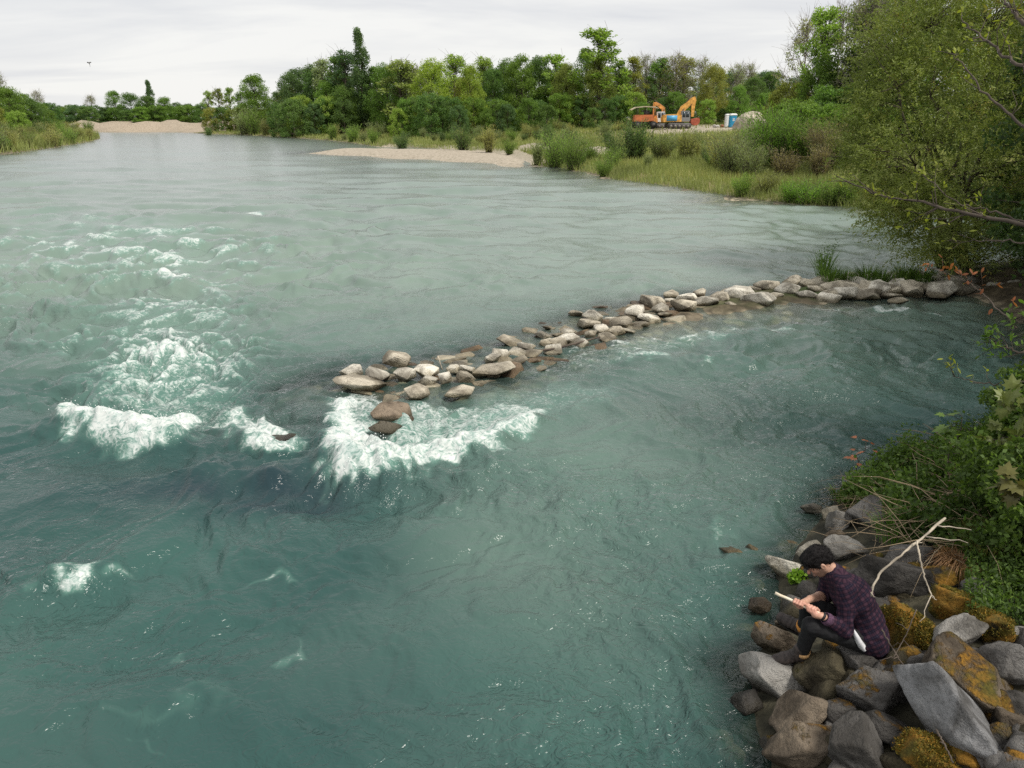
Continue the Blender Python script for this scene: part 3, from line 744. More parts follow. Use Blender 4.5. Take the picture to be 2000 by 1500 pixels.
for i, t in enumerate(tree_list):
    px, top, Y, kind, colr, wf = t
    back = ''
    if kind == 'bush' and Y >= 140: back = 'wood edge '
    if kind == 'round' and Y > 195 and 555 < px < 1500 and i >= N_MAIN: back = 'rear rank '
    entries.append((f"{WORDS[colr]} {KINDW[kind]}", back + zone(px, Y), px, i))
for base, zn in sorted(set(e[:2] for e in entries)):
    es = sorted([e for e in entries if e[:2] == (base, zn)], key=lambda e: e[2])
    for q, (_, _, px, i) in enumerate(es):
        if tree_list[i][3] == 'column' and tree_list[i][0] > 700: lb = 'tall dark columnar poplar rising above the wood'
        elif len(es) == 1: lb = f"only {base} {zn}"
        else: lb = f"{ORD[q]} {base} from left, {zn}"
        place_tree(i, *tree_list[i], lb, 'trees ' + zone(tree_list[i][0], tree_list[i][2]))

# ------------------------------------------------------------------ willow scrub on the banks
def shrub_mesh(seed, stems=70, per=44, H=2.0, spread=.75, leafL=.17, leafW=.034):
    r = np.random.default_rng(seed); st = MB(); fo = MB()
    for i in range(stems):
        a = r.uniform(0, 6.28); b0 = r.uniform(0, .35) * H * .5
        p0 = np.array([math.cos(a) * b0, math.sin(a) * b0, 0]); hh = H * r.uniform(.5, 1.0); out = spread * H * r.uniform(.1, .55)
        p1 = p0 + np.array([math.cos(a) * out, math.sin(a) * out, hh]); t = np.linspace(0, 1, 5)[:, None]
        P = p0 + (p1 - p0) * t; P[:, :2] += (p1 - p0)[:2] * (t ** 2 - t) * .6; P[1:] += r.normal(size=(4, 3)) * .03 * H
        st.tube(P, .012 * H * (1 - .8 * t[:, 0]) * .6, 3)
        u = r.uniform(.12, 1, per)
        C = np.stack([np.interp(u, t[:, 0], P[:, j]) for j in range(3)], 1) + r.normal(size=(per, 3)) * .05 * H
        D = unit((p1 - p0)[None]) * 1.1 + np.array([math.cos(a), math.sin(a), .2]) * .4
        leaves(fo, C, leafL * H / 2, leafW * H / 2, r, 0, D, .55)
    return st.mesh('shrub_stems'), fo.mesh('shrub_foliage', False)
SHRUBS = [shrub_mesh(1), shrub_mesh(2, 60, 40, 2.0, 1.1), shrub_mesh(3, 80, 40, 2.0, .5), shrub_mesh(4, 110, 60, 2.0, .95, .11, .022)]
for a, b in SHRUBS:
    a.materials.append(bark_mat); b.materials.append(leaf_mat)
SC = {'grey-green': (0.19, 0.225, 0.11), 'fresh green': (0.155, 0.235, 0.055), 'dark green': (0.095, 0.150, 0.055), 'yellowish': (0.29, 0.285, 0.115), 'bright green': (0.130, 0.240, 0.038), 'olive': (0.21, 0.22, 0.085), 'brown': (0.20, 0.165, 0.105)}
shrubs = []
for a in [(785, 290, 3.2, 3.0, 'dark green'), (905, 293, 3.4, 3.6, 'dark green'), (955, 298, 3.0, 3.2, 'yellowish'), (995, 302, 2.2, 2.0, 'fresh green'), (1085, 328, 3.6, 3.4, 'fresh green'), (1050, 322, 2.4, 2.4, 'grey-green'), (1120, 332, 3.0, 3.0, 'fresh green'),
          (1100, 318, 3.0, 3.4, 'dark green'), (1070, 285, 2.6, 2.8, 'dark green'), (1025, 276, 1.6, 1.4, 'dark green'), (1205, 316, 3.0, 3.2, 'dark green'), (1240, 314, 4.2, 4.0, 'dark green'), (1180, 345, 2.0, 1.6, 'fresh green'), (1290, 312, 3.2, 3.0, 'grey-green'),
          (1340, 312, 3.0, 2.8, 'olive'), (1370, 300, 2.6, 2.6, 'grey-green'), (1425, 345, 3.4, 3.4, 'grey-green'), (1465, 350, 2.8, 2.6, 'grey-green'), (1448, 384, 1.6, 1.5, 'fresh green'), (1405, 330, 3.0, 3.0, 'yellowish'), (1500, 325, 4.4, 4.6, 'bright green'), (1470, 305, 3.2, 3.4, 'bright green'),
          (1545, 318, 3.6, 3.6, 'bright green'), (1575, 312, 3.2, 3.0, 'fresh green'), (1610, 318, 3.2, 3.0, 'brown'), (1640, 325, 2.8, 2.8, 'olive'), (1600, 345, 2.6, 2.2, 'brown'), (1530, 350, 2.6, 2.2, 'brown'), (1580, 398, 2.4, 1.5, 'bright green'), (1620, 400, 1.8, 1.2, 'fresh green'), (1545, 395, 1.8, 1.2, 'bright green'),
          (1490, 378, 1.8, 1.5, 'olive'), (1650, 400, 2.2, 1.5, 'fresh green'), (480, 262, 7.0, 6.5, 'grey-green'), (500, 262, 6.0, 7.0, 'fresh green'), (408, 264, 3.2, 3.0, 'dark green'), (580, 264, 5.0, 5.5, 'fresh green'), (600, 262, 5.5, 6.0, 'grey-green'), (520, 264, 4.5, 4.0, 'olive'),
          (560, 262, 7.5, 7.5, 'grey-green'), (735, 270, 3.5, 3.5, 'grey-green'), (650, 272, 3.5, 3.2, 'fresh green'), (690, 277, 3.5, 3.2, 'fresh green')]:
    shrubs.append(a)
r_ = np.random.default_rng(77)
SANDS = [(SAND_MOUNDS[0], 3.0, 12), (SAND_MOUNDS[1], 3.0, 10), (hit(1350, 254), 9, 14), (hit(890, 290), 4, 4)]
n_ = 0
while n_ < 150:
    px = r_.uniform(420, 1680); py = r_.uniform(246, 330)
    p = hit(px, py)
    df = float(sdist(np.array([p[0]]), np.array([p[1]]), FAR)[0]); db = float(sdist(np.array([p[0]]), np.array([p[1]]), BAR)[0])
    if df < .6 or df > 55 or p[1] > 215 or db > -2 or (1230 < px < 1450 and py < 285): continue
    sz = r_.uniform(1.1, 2.0) * (1.0 if p[1] < 120 else 1.3)
    if any(abs(p[0] - c_[0]) < a_ and abs(p[1] - c_[1]) < b_ for c_, a_, b_ in SANDS): continue
    shrubs.append((px, py, sz, sz * r_.uniform(.8, 1.1), ['grey-green', 'fresh green', 'yellowish', 'grey-green', 'olive', 'dark green'][int(r_.integers(0, 6))])); n_ += 1
n_ = 0
while n_ < 60:
    px = r_.uniform(-60, 195); py = r_.uniform(238, 300)
    p = hit(px, py); dl = float(sdist(np.array([p[0]]), np.array([p[1]]), LEFT)[0])
    if dl < .5 or dl > 60 or p[1] > 260: continue
    sz = r_.uniform(1.8, 3.4); shrubs.append((px, py, sz, sz * r_.uniform(.8, 1.1), ['fresh green', 'grey-green', 'olive', 'yellowish', 'fresh green'][int(r_.integers(0, 5))])); n_ += 1
ents = []
for i, (px, py, w, hgt, cl) in enumerate(shrubs):
    zn = 'on the left bank' if px < 200 else ('far bank left of the bar' if px < 610 else 'far bank behind the bar' if px < 1040 else 'far bank right of the bar')
    size = 'tall' if hgt > 3.3 else ('middling' if hgt > 2.2 else 'low')
    ents.append((f"{size} {cl} willow shrub", zn, px, i))
for base, zn in sorted(set(e[:2] for e in ents)):
    es = sorted([e for e in ents if e[:2] == (base, zn)], key=lambda e: e[2])
    for q, (_, _, px, i) in enumerate(es):
        _, py, w, hgt, cl = shrubs[i]
        p = hit(px, py)
        root = empty('willow_shrub', (p[0], p[1], g1(p[0], p[1]) - .05))
        root.scale = (w / 2.1, w / 2.1, hgt / 2.0); root.rotation_euler = (0, 0, float(r_.uniform(0, 6.28)))
        tag(root, f"only {base} {zn}" if len(es) == 1 else f"{ORD[q]} {base} from left, {zn}", 'shrub', 'willow shrubs ' + zn)
        v = SHRUBS[3] if (p[1] < 75 and hgt > 2.3) else SHRUBS[i % 3]
        g = np.array(SC[cl]) * 1.1 * r_.uniform(.85, 1.2)
        for nm, m in (('stems', v[0]), ('foliage', v[1])):
            o = link(nm, m, None, root); o.color = (*g, 1)

# grass and reeds between them
gr = MB(); r_ = np.random.default_rng(5)
def grass_patch(n, sampler, hmin, hmax, wid):
    P = sampler(n); n = len(P)
    z = ground(P[:, 0], P[:, 1]); hh = r_.uniform(hmin, hmax, n)
    a = r_.uniform(0, 6.28, n); lean = r_.normal(size=(n, 2)) * .28
    B = np.stack([P[:, 0], P[:, 1], z - .03], 1); S = np.stack([np.cos(a), np.sin(a), 0 * a], 1) * (wid * r_.uniform(.6, 1.3, n))[:, None]
    Tp = B + np.stack([lean[:, 0] * hh, lean[:, 1] * hh, hh], 1)
    V = np.stack([B - S, B + S, Tp], 1).reshape(-1, 3)
    gr.add(V, None, np.arange(3 * n).reshape(n, 3), rnd=np.repeat(np.clip(r_.uniform(0, 1, n) * .5 + .5 * (noise2(P[:, 0] * .12, P[:, 1] * .12) * .9 + .5), 0, 1), 3))
def far_sampler(ymin, ymax, dmax):
    def f(n):
        out = []
        m = 0
        while m < n:
            Y = r_.uniform(ymin, ymax, n * 2); X = r_.uniform(-.75, .75, n * 2) * Y
            d = sdist(X, Y, FAR); db = sdist(X, Y, BAR)
            ok = (d > 0.1) & (d < dmax) & (db < -1.0)
            for q in [(1350, 254, 9, 14), (1400, 250, 8, 16), (1165, 286, 3.0, 7), (1045, 283, 3, 7)]:
                c_ = hit(q[0], q[1]); ok &= ~((((X - c_[0]) / q[2]) ** 2 + ((Y - c_[1]) / q[3]) ** 2 < .6) & (r_.uniform(0, 1, len(X)) < .85))
            out.append(np.stack([X[ok], Y[ok]], 1)); m += ok.sum()
        return np.concatenate(out)[:n]
    return f
def left_sampler(n):
    out = []; m = 0
    while m < n:
        Y = r_.uniform(80, 240, n * 2); X = r_.uniform(-.80, -.38, n * 2) * Y; d = sdist(X, Y, LEFT); ok = (d > .1) & (d < 45)
        out.append(np.stack([X[ok], Y[ok]], 1)); m += ok.sum()
    return np.concatenate(out)[:n]
grass_patch(60000, far_sampler(36, 75, 40), .25, .75, .022)
grass_patch(45000, far_sampler(75, 130, 60), .25, .75, .05)
grass_patch(30000, far_sampler(130, 225, 70), .3, .8, .09)
grass_patch(26000, left_sampler, .7, 1.8, .06)
go = gr.build('grass', grass_mat, smooth=False); go.color = (0.225, 0.255, 0.085, 1)
tag(go, 'tall grass and reeds covering the far and left banks', 'grass', kind='stuff')
# ------------------------------------------------------------------ rocks
import bmesh
_ico = {}
def ico(sub):
    if sub not in _ico:
        bm = bmesh.new(); bmesh.ops.create_icosphere(bm, subdivisions=sub, radius=1.0)
        V = np.array([v.co[:] for v in bm.verts]); T = np.array([[v.index for v in f.verts] for f in bm.faces]); bm.free()
        _ico[sub] = (V / np.linalg.norm(V, axis=1)[:, None], T)
    return _ico[sub]
def rock_verts(seed, sub, facets=13, sharp=14, rough=.05):
    r = np.random.default_rng(seed); d, T = ico(sub)
    i = np.arange(facets) + .5; ph = np.arccos(1 - 2 * i / facets); th = np.pi * (1 + 5 ** .5) * i
    N = np.stack([np.cos(th) * np.sin(ph), np.sin(th) * np.sin(ph), np.cos(ph)], 1)
    N = unit(N + r.normal(size=N.shape) * .33)
    q = r.normal(size=(3, 3)); q, _ = np.linalg.qr(q); N = N @ q
    o = r.uniform(.62, 1.0, facets)
    s = (np.maximum(d @ N.T, 0) / o) ** sharp
    rad = (s.sum(1) + 1e-9) ** (-1 / sharp)
    rad = np.minimum(rad, 1.25)
    V = d * rad[:, None]
    ax_ = unit(r.normal(size=3)); lay = V @ ax_
    n = -rough * .55 * np.abs(noise3(V * 3.1 + seed * 2)) + .012 * np.sign(np.sin(lay * 9 + 2 * noise3(V * 2))) * (np.abs(noise3(V * 1.3 + 7)) > .22)
    n = n + rough * noise3(V * 2.3 + seed) + rough * .5 * noise3(V * 5.5 + seed * 3) + (rough * .22 * noise3(V * 13 + seed) if sub >= 4 else 0)
    V = V * (1 + n)[:, None]
    V -= (V.max(0) + V.min(0)) / 2
    V /= (V.max(0) - V.min(0)) / 2
    return V, T

def rock_material(name, moss_a=(0.090, 0.078, 0.014), moss_b=(0.27, 0.135, 0.018), scale=1.0, wet=0.16):
    k = NT(name); oc = k.objcoord(); p = k.pos()
    oi = k.n('ShaderNodeObjectInfo')
    big = k.noise(p, 2.6 * scale, 5, .6, .6); mid = k.noise(p, 11 * scale, 5, .65, .4); fin = k.noise(p, 46 * scale, 4, .7)
    c = k.mix(k.mapr(big, .35, .65), (0.45, 0.43, 0.40), (1.45, 1.43, 1.40))
    c = k.mix(1.0, oi.outputs['Color'], c, 'MULTIPLY')
    c = k.mix(k.mapr(mid, .52, .72, 0, .55), c, k.mix(1.0, c, (0.42, 0.40, 0.37), 'MULTIPLY'))
    c = k.mix(k.mapr(mid, .42, .28, 0, .45), c, k.mix(1.0, c, (1.6, 1.58, 1.5), 'MULTIPLY'))
    c = k.mix(k.mapr(fin, .62, .78, 0, .55), c, k.mix(1.0, c, (1.7, 1.7, 1.7), 'MULTIPLY'))
    c = k.mix(k.mapr(fin, .40, .26, 0, .75), c, (0.02, 0.018, 0.014))
    # algae and wet stain along the waterline
    sp = k.n('ShaderNodeSeparateXYZ'); k.L(p, sp.inputs[0])
    zz = k.math('ADD', sp.outputs['Z'], k.math('MULTIPLY', k.math('SUBTRACT', mid, .5), .25))
    wt_ = k.mapr(zz, wet - .10, wet + .03, 1, 0)
    c = k.mix(k.math('MULTIPLY', wt_, .78), c, k.mix(1.0, c, (0.30, 0.27, 0.19), 'MULTIPLY'))
    # moss grows where the stone offers a hold
    sn = k.n('ShaderNodeSeparateXYZ'); k.L(k.normal(), sn.inputs[0])
    mv = k.math('ADD', k.math('MULTIPLY', sn.outputs['Z'], .22), k.math('ADD', k.math('MULTIPLY', big, .9), k.math('MULTIPLY', mid, .45)))
    mthr = k.math('SUBTRACT', 1.30, k.math('MULTIPLY', oi.outputs['Alpha'], 1.0))
    mm = k.mapr(k.math('SUBTRACT', mv, mthr), -.05, .08)
    mc = k.mix(k.mapr(k.noise(p, 5.5, 4, .6, .3), .35, .65), moss_a, moss_b)
    mc = k.mix(k.mapr(fin, .35, .65, 0, .6), mc, k.mix(1.0, mc, (0.35, 0.38, 0.3), 'MULTIPLY'))
    c = k.mix(mm, c, mc)
    hgt = k.math('ADD', k.math('MULTIPLY', mid, 1.0), k.math('MULTIPLY', fin, .5))
    hgt = k.math('ADD', hgt, k.math('MULTIPLY', mm, .8))
    nb = k.bump(hgt, 1.0, .045 / scale)
    rg = k.mapr(wt_, 0, 1, .85, .35)
    return k.finish(k.bsdf(c, rg, nb, spec=.3))
rock_mat = rock_material('riprap_stone')
groyne_mat = rock_material('groyne_stone', (0.05, 0.05, 0.02), (0.10, 0.075, 0.03), .7, .15)

# ---- the groyne: a spit of dumped quarry stones
groyne = empty('stone_groyne', (*at(1560, 575)[:2], 0))
tag(groyne, 'low spit of pale quarry stones reaching from the right bank into the river', 'groyne')
GM = []
def hull_stone(seed):
    r = np.random.default_rng(seed); bm = bmesh.new()
    P = unit(r.normal(size=(15, 3))) * r.uniform(.82, 1.0, 15)[:, None]
    P[:, 2] = np.clip(P[:, 2], -.8, .55 + .3 * r.uniform())
    for p_ in P: bm.verts.new(p_)
    q = bmesh.ops.convex_hull(bm, input=bm.verts[:]); bmesh.ops.delete(bm, geom=[v for v in bm.verts if not v.link_faces], context='VERTS')
    bmesh.ops.dissolve_limit(bm, angle_limit=.16, verts=bm.verts[:], edges=bm.edges[:])
    bmesh.ops.bevel(bm, geom=bm.edges[:], offset=.07, segments=2, profile=.6, affect='EDGES')
    bmesh.ops.triangulate(bm, faces=bm.faces[:])
    V = np.array([v.co[:] for v in bm.verts]); T = np.array([[v.index for v in f.verts] for f in bm.faces]); bm.free()
    V += .035 * np.stack([noise3(V * 2.5 + seed), noise3(V * 2.5 + seed + 9), noise3(V * 2.5 + seed + 5)], 1)
    V -= (V.max(0) + V.min(0)) / 2; V /= (V.max(0) - V.min(0)) / 2
    m = mesh_np('stone', V, [T]); m.set_sharp_from_angle(angle=math.radians(28)); m.materials.append(groyne_mat); return m
for i in range(14): GM.append(hull_stone(900 + i * 7))
r_ = np.random.default_rng(41)
gl_ = Vector(groyne.location)
def put_stone(px, py, w, hh, col, z=None, squash=1.0, idx=None, moss=0.12, parent=groyne, name='stone'):
    base = at(px, py + hh * .35, 0.0)
    d = np.linalg.norm(base - np.array([0, 0, CAM_H]))
    zc = base[1] * CP - (base[2] - CAM_H) * SP
    a = w * zc / FPX / 2; b = hh * zc / FPX / 2
    c_ = pt(px, py, zc)
    o = link(name, GM[int(r_.integers(0, 14)) if idx is None else idx], None, parent)
    o.location = Vector((c_[0], c_[1] + b * .4, max(c_[2], -.25) if z is None else z)) - (gl_ if parent is groyne else Vector())
    o.scale = (a * 1.12, max(a * .85, b) * 1.1, b * 1.05 * squash * (.85 if px < 1250 else 1))
    o.rotation_euler = (r_.normal() * .18, r_.normal() * .18, r_.normal() * .5)
    o.color = (*np.clip(np.array(col) * r_.uniform(.82, 1.15), 0, .8), moss)
    return o
PALE, TAN, DRK, BRN = (0.56, 0.535, 0.47), (0.42, 0.385, 0.315), (0.10, 0.09, 0.07), (0.22, 0.165, 0.115)
for a in [(774, 704, 51, 32, TAN), (690, 729, 45, 25, PALE), (702, 750, 94, 30, TAN), (741, 737, 48, 32, PALE), (792, 735, 45, 30, PALE), (835, 728, 50, 24, PALE), (837, 744, 33, 20, PALE), (867, 740, 27, 26, PALE),
          (910, 722, 32, 22, PALE), (909, 740, 30, 28, TAN), (885, 722, 26, 18, PALE), (969, 721, 80, 24, TAN), (961, 701, 30, 20, PALE), (976, 692, 34, 22, PALE), (815, 770, 45, 36, TAN), (897, 768, 50, 26, TAN),
          (1032, 678, 36, 16, PALE), (1068, 670, 26, 16, TAN), (1110, 664, 42, 24, PALE), (1110, 650, 30, 18, PALE), (1158, 618, 38, 26, PALE), (1125, 613, 28, 14, TAN), (1146, 632, 48, 20, TAN), (1155, 655, 25, 20, TAN), (1173, 644, 30, 20, PALE),
          (1212, 632, 45, 16, TAN), (1201, 647, 36, 15, TAN), (1244, 612, 42, 28, PALE), (1269, 622, 42, 15, PALE), (1275, 590, 46, 26, TAN), (1311, 577, 28, 18, TAN), (1293, 606, 36, 15, PALE), (1338, 600, 54, 25, TAN), (1343, 583, 40, 20, PALE),
          (1379, 590, 46, 26, PALE), (1406, 584, 38, 22, TAN), (1446, 576, 54, 30, PALE), (1437, 598, 40, 12, TAN), (1482, 586, 58, 28, PALE), (1508, 580, 36, 20, TAN), (1500, 561, 48, 24, TAN), (1539, 568, 44, 30, PALE), (1577, 577, 42, 22, PALE),
          (1550, 551, 34, 16, TAN), (1581, 555, 34, 18, TAN), (1595, 567, 32, 16, TAN), (1470, 566, 30, 14, TAN), (1420, 572, 30, 14, TAN), (1310, 590, 26, 12, PALE), (1365, 575, 28, 12, TAN), (1070, 640, 20, 8, TAN), (1090, 655, 22, 10, TAN), (1010, 690, 34, 14, PALE), (1045, 690, 40, 14, TAN), (1080, 684, 34, 14, PALE), (1000, 668, 54, 14, TAN), (1130, 672, 38, 14, PALE), (1185, 662, 36, 12, TAN), (1095, 672, 36, 16, TAN), (1060, 655, 34, 14, PALE), (1015, 705, 30, 12, TAN), (1190, 625, 30, 14, PALE), (1225, 645, 30, 10, PALE), (1250, 635, 34, 10, TAN), (1300, 615, 34, 10, TAN),
          (1620, 582, 44, 20, PALE), (1652, 574, 50, 24, PALE), (1690, 576, 52, 22, TAN), (1735, 578, 42, 14, TAN), (1830, 577, 34, 10, TAN), (1755, 588, 34, 10, TAN)]:
    put_stone(*a, moss=.30 if a[4] is DRK else .12)
for row, (y0, hh) in enumerate([(547, 20), (556, 22), (566, 24), (572, 18)]):
    for px in np.arange(1605, 2010, 31):
        if row == 0 and px < 1640: continue
        if row == 3 and px > 1720: continue
        cl = [PALE, TAN, TAN][int(r_.integers(0, 3))]
        f = 1 - .45 * sstep(1780, 1900, px)  # tree shade over the groyne root, put into the stone colour
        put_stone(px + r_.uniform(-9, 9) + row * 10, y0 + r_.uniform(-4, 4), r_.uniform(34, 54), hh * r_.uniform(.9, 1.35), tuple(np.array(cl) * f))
# stones that only show through the water
for px in np.arange(520, 1330, 15):
    t_ = np.interp(px, [470, 560, 690, 800, 960, 1080, 1170, 1280, 1400], [832, 810, 756, 742, 708, 668, 642, 610, 594])
    for q in range(4):
        py = t_ + r_.uniform(-48, 34) * (1 if px < 1200 else .5)
        put_stone(px + r_.uniform(-12, 12), py, r_.uniform(32, 62), r_.uniform(16, 28), [PALE, TAN, TAN, BRN][int(r_.integers(0, 4))], z=(-r_.uniform(.04, .17) if px > 690 else -r_.uniform(.22, .36)), squash=.8)
# stones standing apart at the tip of the groyne, in the white water
def tip(px, py, w, hh, col, label, moss=.2):
    o = put_stone(px, py, w, hh, col, parent=None, name='boulder', moss=moss, idx=int(px) % 10); tag(o, label, 'boulder', 'boulders off the groyne tip')
tip(766, 812, 74, 34, (0.17, 0.135, 0.10), 'brown wedge-shaped boulder off the groyne tip, edged by white water')
tip(752, 838, 58, 30, DRK, 'blackish wet boulder in front of the brown one amid the foam', .3)
tip(786, 824, 42, 14, (0.17, 0.135, 0.10), 'small brown stone touching the wedge-shaped boulder in the foam')
tip(545, 855, 60, 9, DRK, 'nearly drowned dark boulder left of the V-shaped white wave', .3)

# ---- the riprap bank in front
def boulder(px, py, w, hh, ang, col, moss, label, sub=4, seed=None, off=0.0, z=None, extent=1.0, sharp=32):
    seed = seed or int(px * 7 + py)
    base = hit(px, py + hh * .22, 0.0) if z is None else at(px, py, z)
    zc = base[1] * CP - (base[2] - CAM_H) * SP + hh * .0
    zc -= off
    a = w * zc / FPX / 2; b = hh * zc / FPX / 2
    V, T = rock_verts(seed, sub, 12, sharp, .045)
    ca, sa = math.cos(math.radians(ang)), math.sin(math.radians(ang))
    d = unit(ray(px, py)); R = unit(np.cross(d, [0, 0, 1])); U = np.cross(R, d)
    e1 = R * ca + U * sa; e2 = -R * sa + U * ca
    th = (a + b) / 2 * extent
    W = V[:, :1] * e1 * a + V[:, 1:2] * d * th + V[:, 2:] * e2 * b
    o = link('boulder', mesh_np('boulder', W, [T]), rock_mat)
    c_ = pt(px, py, zc); o.location = c_
    o.color = (*col, moss)
    tag(o, label, 'boulder', 'boulders of the riprap bank')
    return o
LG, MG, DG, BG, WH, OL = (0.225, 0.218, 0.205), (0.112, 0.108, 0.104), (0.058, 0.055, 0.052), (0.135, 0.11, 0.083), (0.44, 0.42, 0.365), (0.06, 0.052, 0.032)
BOULDERS = [
 (1513, 1322, 152, 74, -8, LG, .10, "rounded pale grey boulder at the water under the man's near boot", 5),
 (1516, 1252, 98, 52, -14, BG, .34, "brown straw-strewn boulder at the water below the man's far boot", 5),
 (1536, 1222, 48, 30, 0, BG, .30, "small brown stone between the far boot and the water", 4),
 (1560, 1197, 40, 24, 10, LG, .12, "small pale stone directly beneath the man's knee and hand", 4),
 (1459, 1372, 62, 46, 20, DG, .20, "low wet dark stone awash below the rounded pale boulder", 4),
 (1560, 1392, 122, 88, 34, BG, .25, "brown-grey boulder slanting down to the water below the pale one", 5),
 (1614, 1312, 100, 118, 80, OL, .30, "tall dark green-black boulder under the man's bent knee", 5),
 (1688, 1296, 112, 62, -6, MG, .22, "flat grey boulder the man is sitting on", 5),
 (1698, 1352, 126, 96, 20, MG, .38, "moss-patched grey boulder below the flat seat boulder", 5),
 (1566, 1456, 156, 90, 22, BG, .32, "grey-brown boulder at the photo's lower edge beside the water", 5),
 (1680, 1462, 124, 122, 70, MG, .15, "upright grey boulder with a dark hollow at the lower edge", 5),
 (1866, 1412, 282, 114, -33, (0.165, 0.168, 0.175), .12, "long bluish-grey slab leaning diagonally in the lower right corner", 5),
 (1896, 1338, 188, 128, -20, BG, .46, "big brown boulder with dark mossy face above the long slab", 5),
 (1812, 1474, 118, 84, 12, OL, .78, "yellow-mossed boulder at the lower edge beside the long slab", 5),
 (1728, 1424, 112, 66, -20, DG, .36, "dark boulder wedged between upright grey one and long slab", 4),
 (1792, 1300, 68, 50, 24, MG, .22, "small grey angular stone right of the seat boulder", 4),
 (1764, 1228, 104, 100, 40, OL, .74, "olive moss-covered boulder just behind the man's back", 5),
 (1818, 1250, 60, 64, 30, OL, .78, "small round moss-covered boulder beside the larger mossy one", 4),
 (1862, 1184, 98, 84, -28, OL, .84, "orange-mossed boulder below the hanging dead branch", 5),
 (1850, 1252, 160, 62, 56, LG, .12, "pitted lilac-grey slab standing between two mossy boulders", 5),
 (1928, 1224, 74, 96, 70, OL, .72, "orange-mossed boulder at the right, under green weeds", 5),
 (1984, 1250, 50, 56, 30, LG, .10, "smooth light grey stone at the right edge beside moss", 4),
 (1966, 1304, 108, 100, -30, MG, .15, "bluish-grey boulder at the right edge above the brown one", 5),
 (1982, 1414, 70, 66, 20, BG, .15, "brown-grey stone at the right edge below the brown boulder", 4),
 (1740, 1134, 140, 88, 6, DG, .30, "large dark boulder behind the man under the pale branches", 5),
 (1776, 1092, 96, 60, 18, MG, .24, "grey-blue boulder under the fork of the pale branch", 4),
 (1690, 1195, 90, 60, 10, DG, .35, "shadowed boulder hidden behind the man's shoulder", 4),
 (1822, 1132, 84, 54, 25, DG, .50, "dark mossy boulder right of the hanging pale branch", 4),
 (1637, 1019, 62, 48, 42, LG, .08, "smooth oval light grey boulder at the point of the bank", 5),
 (1622, 1003, 38, 28, 38, WH, .40, "small pale stone capped with orange moss at the point", 4),
 (1628, 1050, 46, 30, 30, BG, .30, "brown stone under the smooth oval boulder", 4),
 (1652, 1070, 82, 56, 16, LG, .08, "flat angular light grey boulder above the man's head", 5),
 (1582, 1078, 52, 40, 30, WH, .05, "pale stone at the water behind the man's head", 4),
 (1534, 1112, 84, 38, -6, WH, .12, "whitish flat-topped boulder in front of the man's face", 5),
 (1584, 992, 42, 20, 8, LG, .10, "thin pale stone in the water off the point", 4),
 (1706, 1002, 88, 66, -20, MG, .34, "grey boulder under the arching dead grass", 4),
 (1895, 877, 54, 24, 8, WH, .06, "whitish stone among the weeds at the far bend", 4),
 (1906, 852, 34, 20, 0, LG, .10, "small light stone at the waterline at the far bend", 4),
 (1484, 1182, 44, 34, 0, BG, .30, "rough tan stone standing alone in the water", 4),
 (1960, 1268, 36, 22, 0, MG, .2, "little grey stone between smooth stone and brown boulder", 4),
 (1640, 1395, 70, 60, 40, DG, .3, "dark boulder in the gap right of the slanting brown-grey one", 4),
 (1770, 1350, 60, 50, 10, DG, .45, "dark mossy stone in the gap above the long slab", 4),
 (1955, 1490, 90, 60, 0, MG, .2, "grey boulder cut by the lower right corner", 4),
]
moss_leaf = leaf_material('moss_frond', (0.34, 0.17, 0.02), .8, .7, .2)
rm_ = np.random.default_rng(31)
for b in BOULDERS:
    o = boulder(*b[:8], sub=b[8])
    if b[6] < .7: continue
    nv = len(o.data.vertices); cv = np.zeros(nv * 3); nv_ = np.zeros(nv * 3); o.data.vertices.foreach_get('co', cv); o.data.vertices.foreach_get('normal', nv_)
    cv = cv.reshape(-1, 3); nv_ = nv_.reshape(-1, 3); w_ = np.clip(nv_[:, 2] + .35, 0, 1) * (noise3(cv * 7 + b[0]) > -.15); w_ /= w_.sum()
    pk = rm_.choice(nv, 2600, p=w_); mb = MB()
    leaves(mb, cv[pk] + rm_.normal(size=(2600, 3)) * .006 + nv_[pk] * .006, .020, .009, rm_, 0, nv_[pk] * 1.2, .6)
    m_ = mb.build('moss', moss_leaf, o, smooth=False); m_.color = (0.125, 0.105, 0.018, 1); m_['kind'] = 'stuff'
for px, py, w, hh, ang, lb in [(1448, 1090, 92, 28, -18, 'long drowned slab off the point, water sliding over it'), (1486, 1088, 70, 24, -24, 'second drowned slab touching the flat-topped boulder'), (1546, 1070, 74, 32, 8, 'drowned tan stone behind the whitish boulder'),
                              (1385, 1445, 96, 40, 10, 'drowned tan boulder near the lower edge'), (1470, 1140, 60, 26, 0, 'drowned stone above the lone rough stone'), (1440, 1480, 80, 40, -20, 'drowned dark boulder at the lower edge'), (1455, 1230, 60, 26, 10, 'drowned stone left of the straw-strewn boulder')]:
    o = boulder(px, py, w, hh, ang, (0.30, 0.25, 0.16), .25, lb, 3, z=-.13)
    o['group'] = 'drowned stones by the bank'
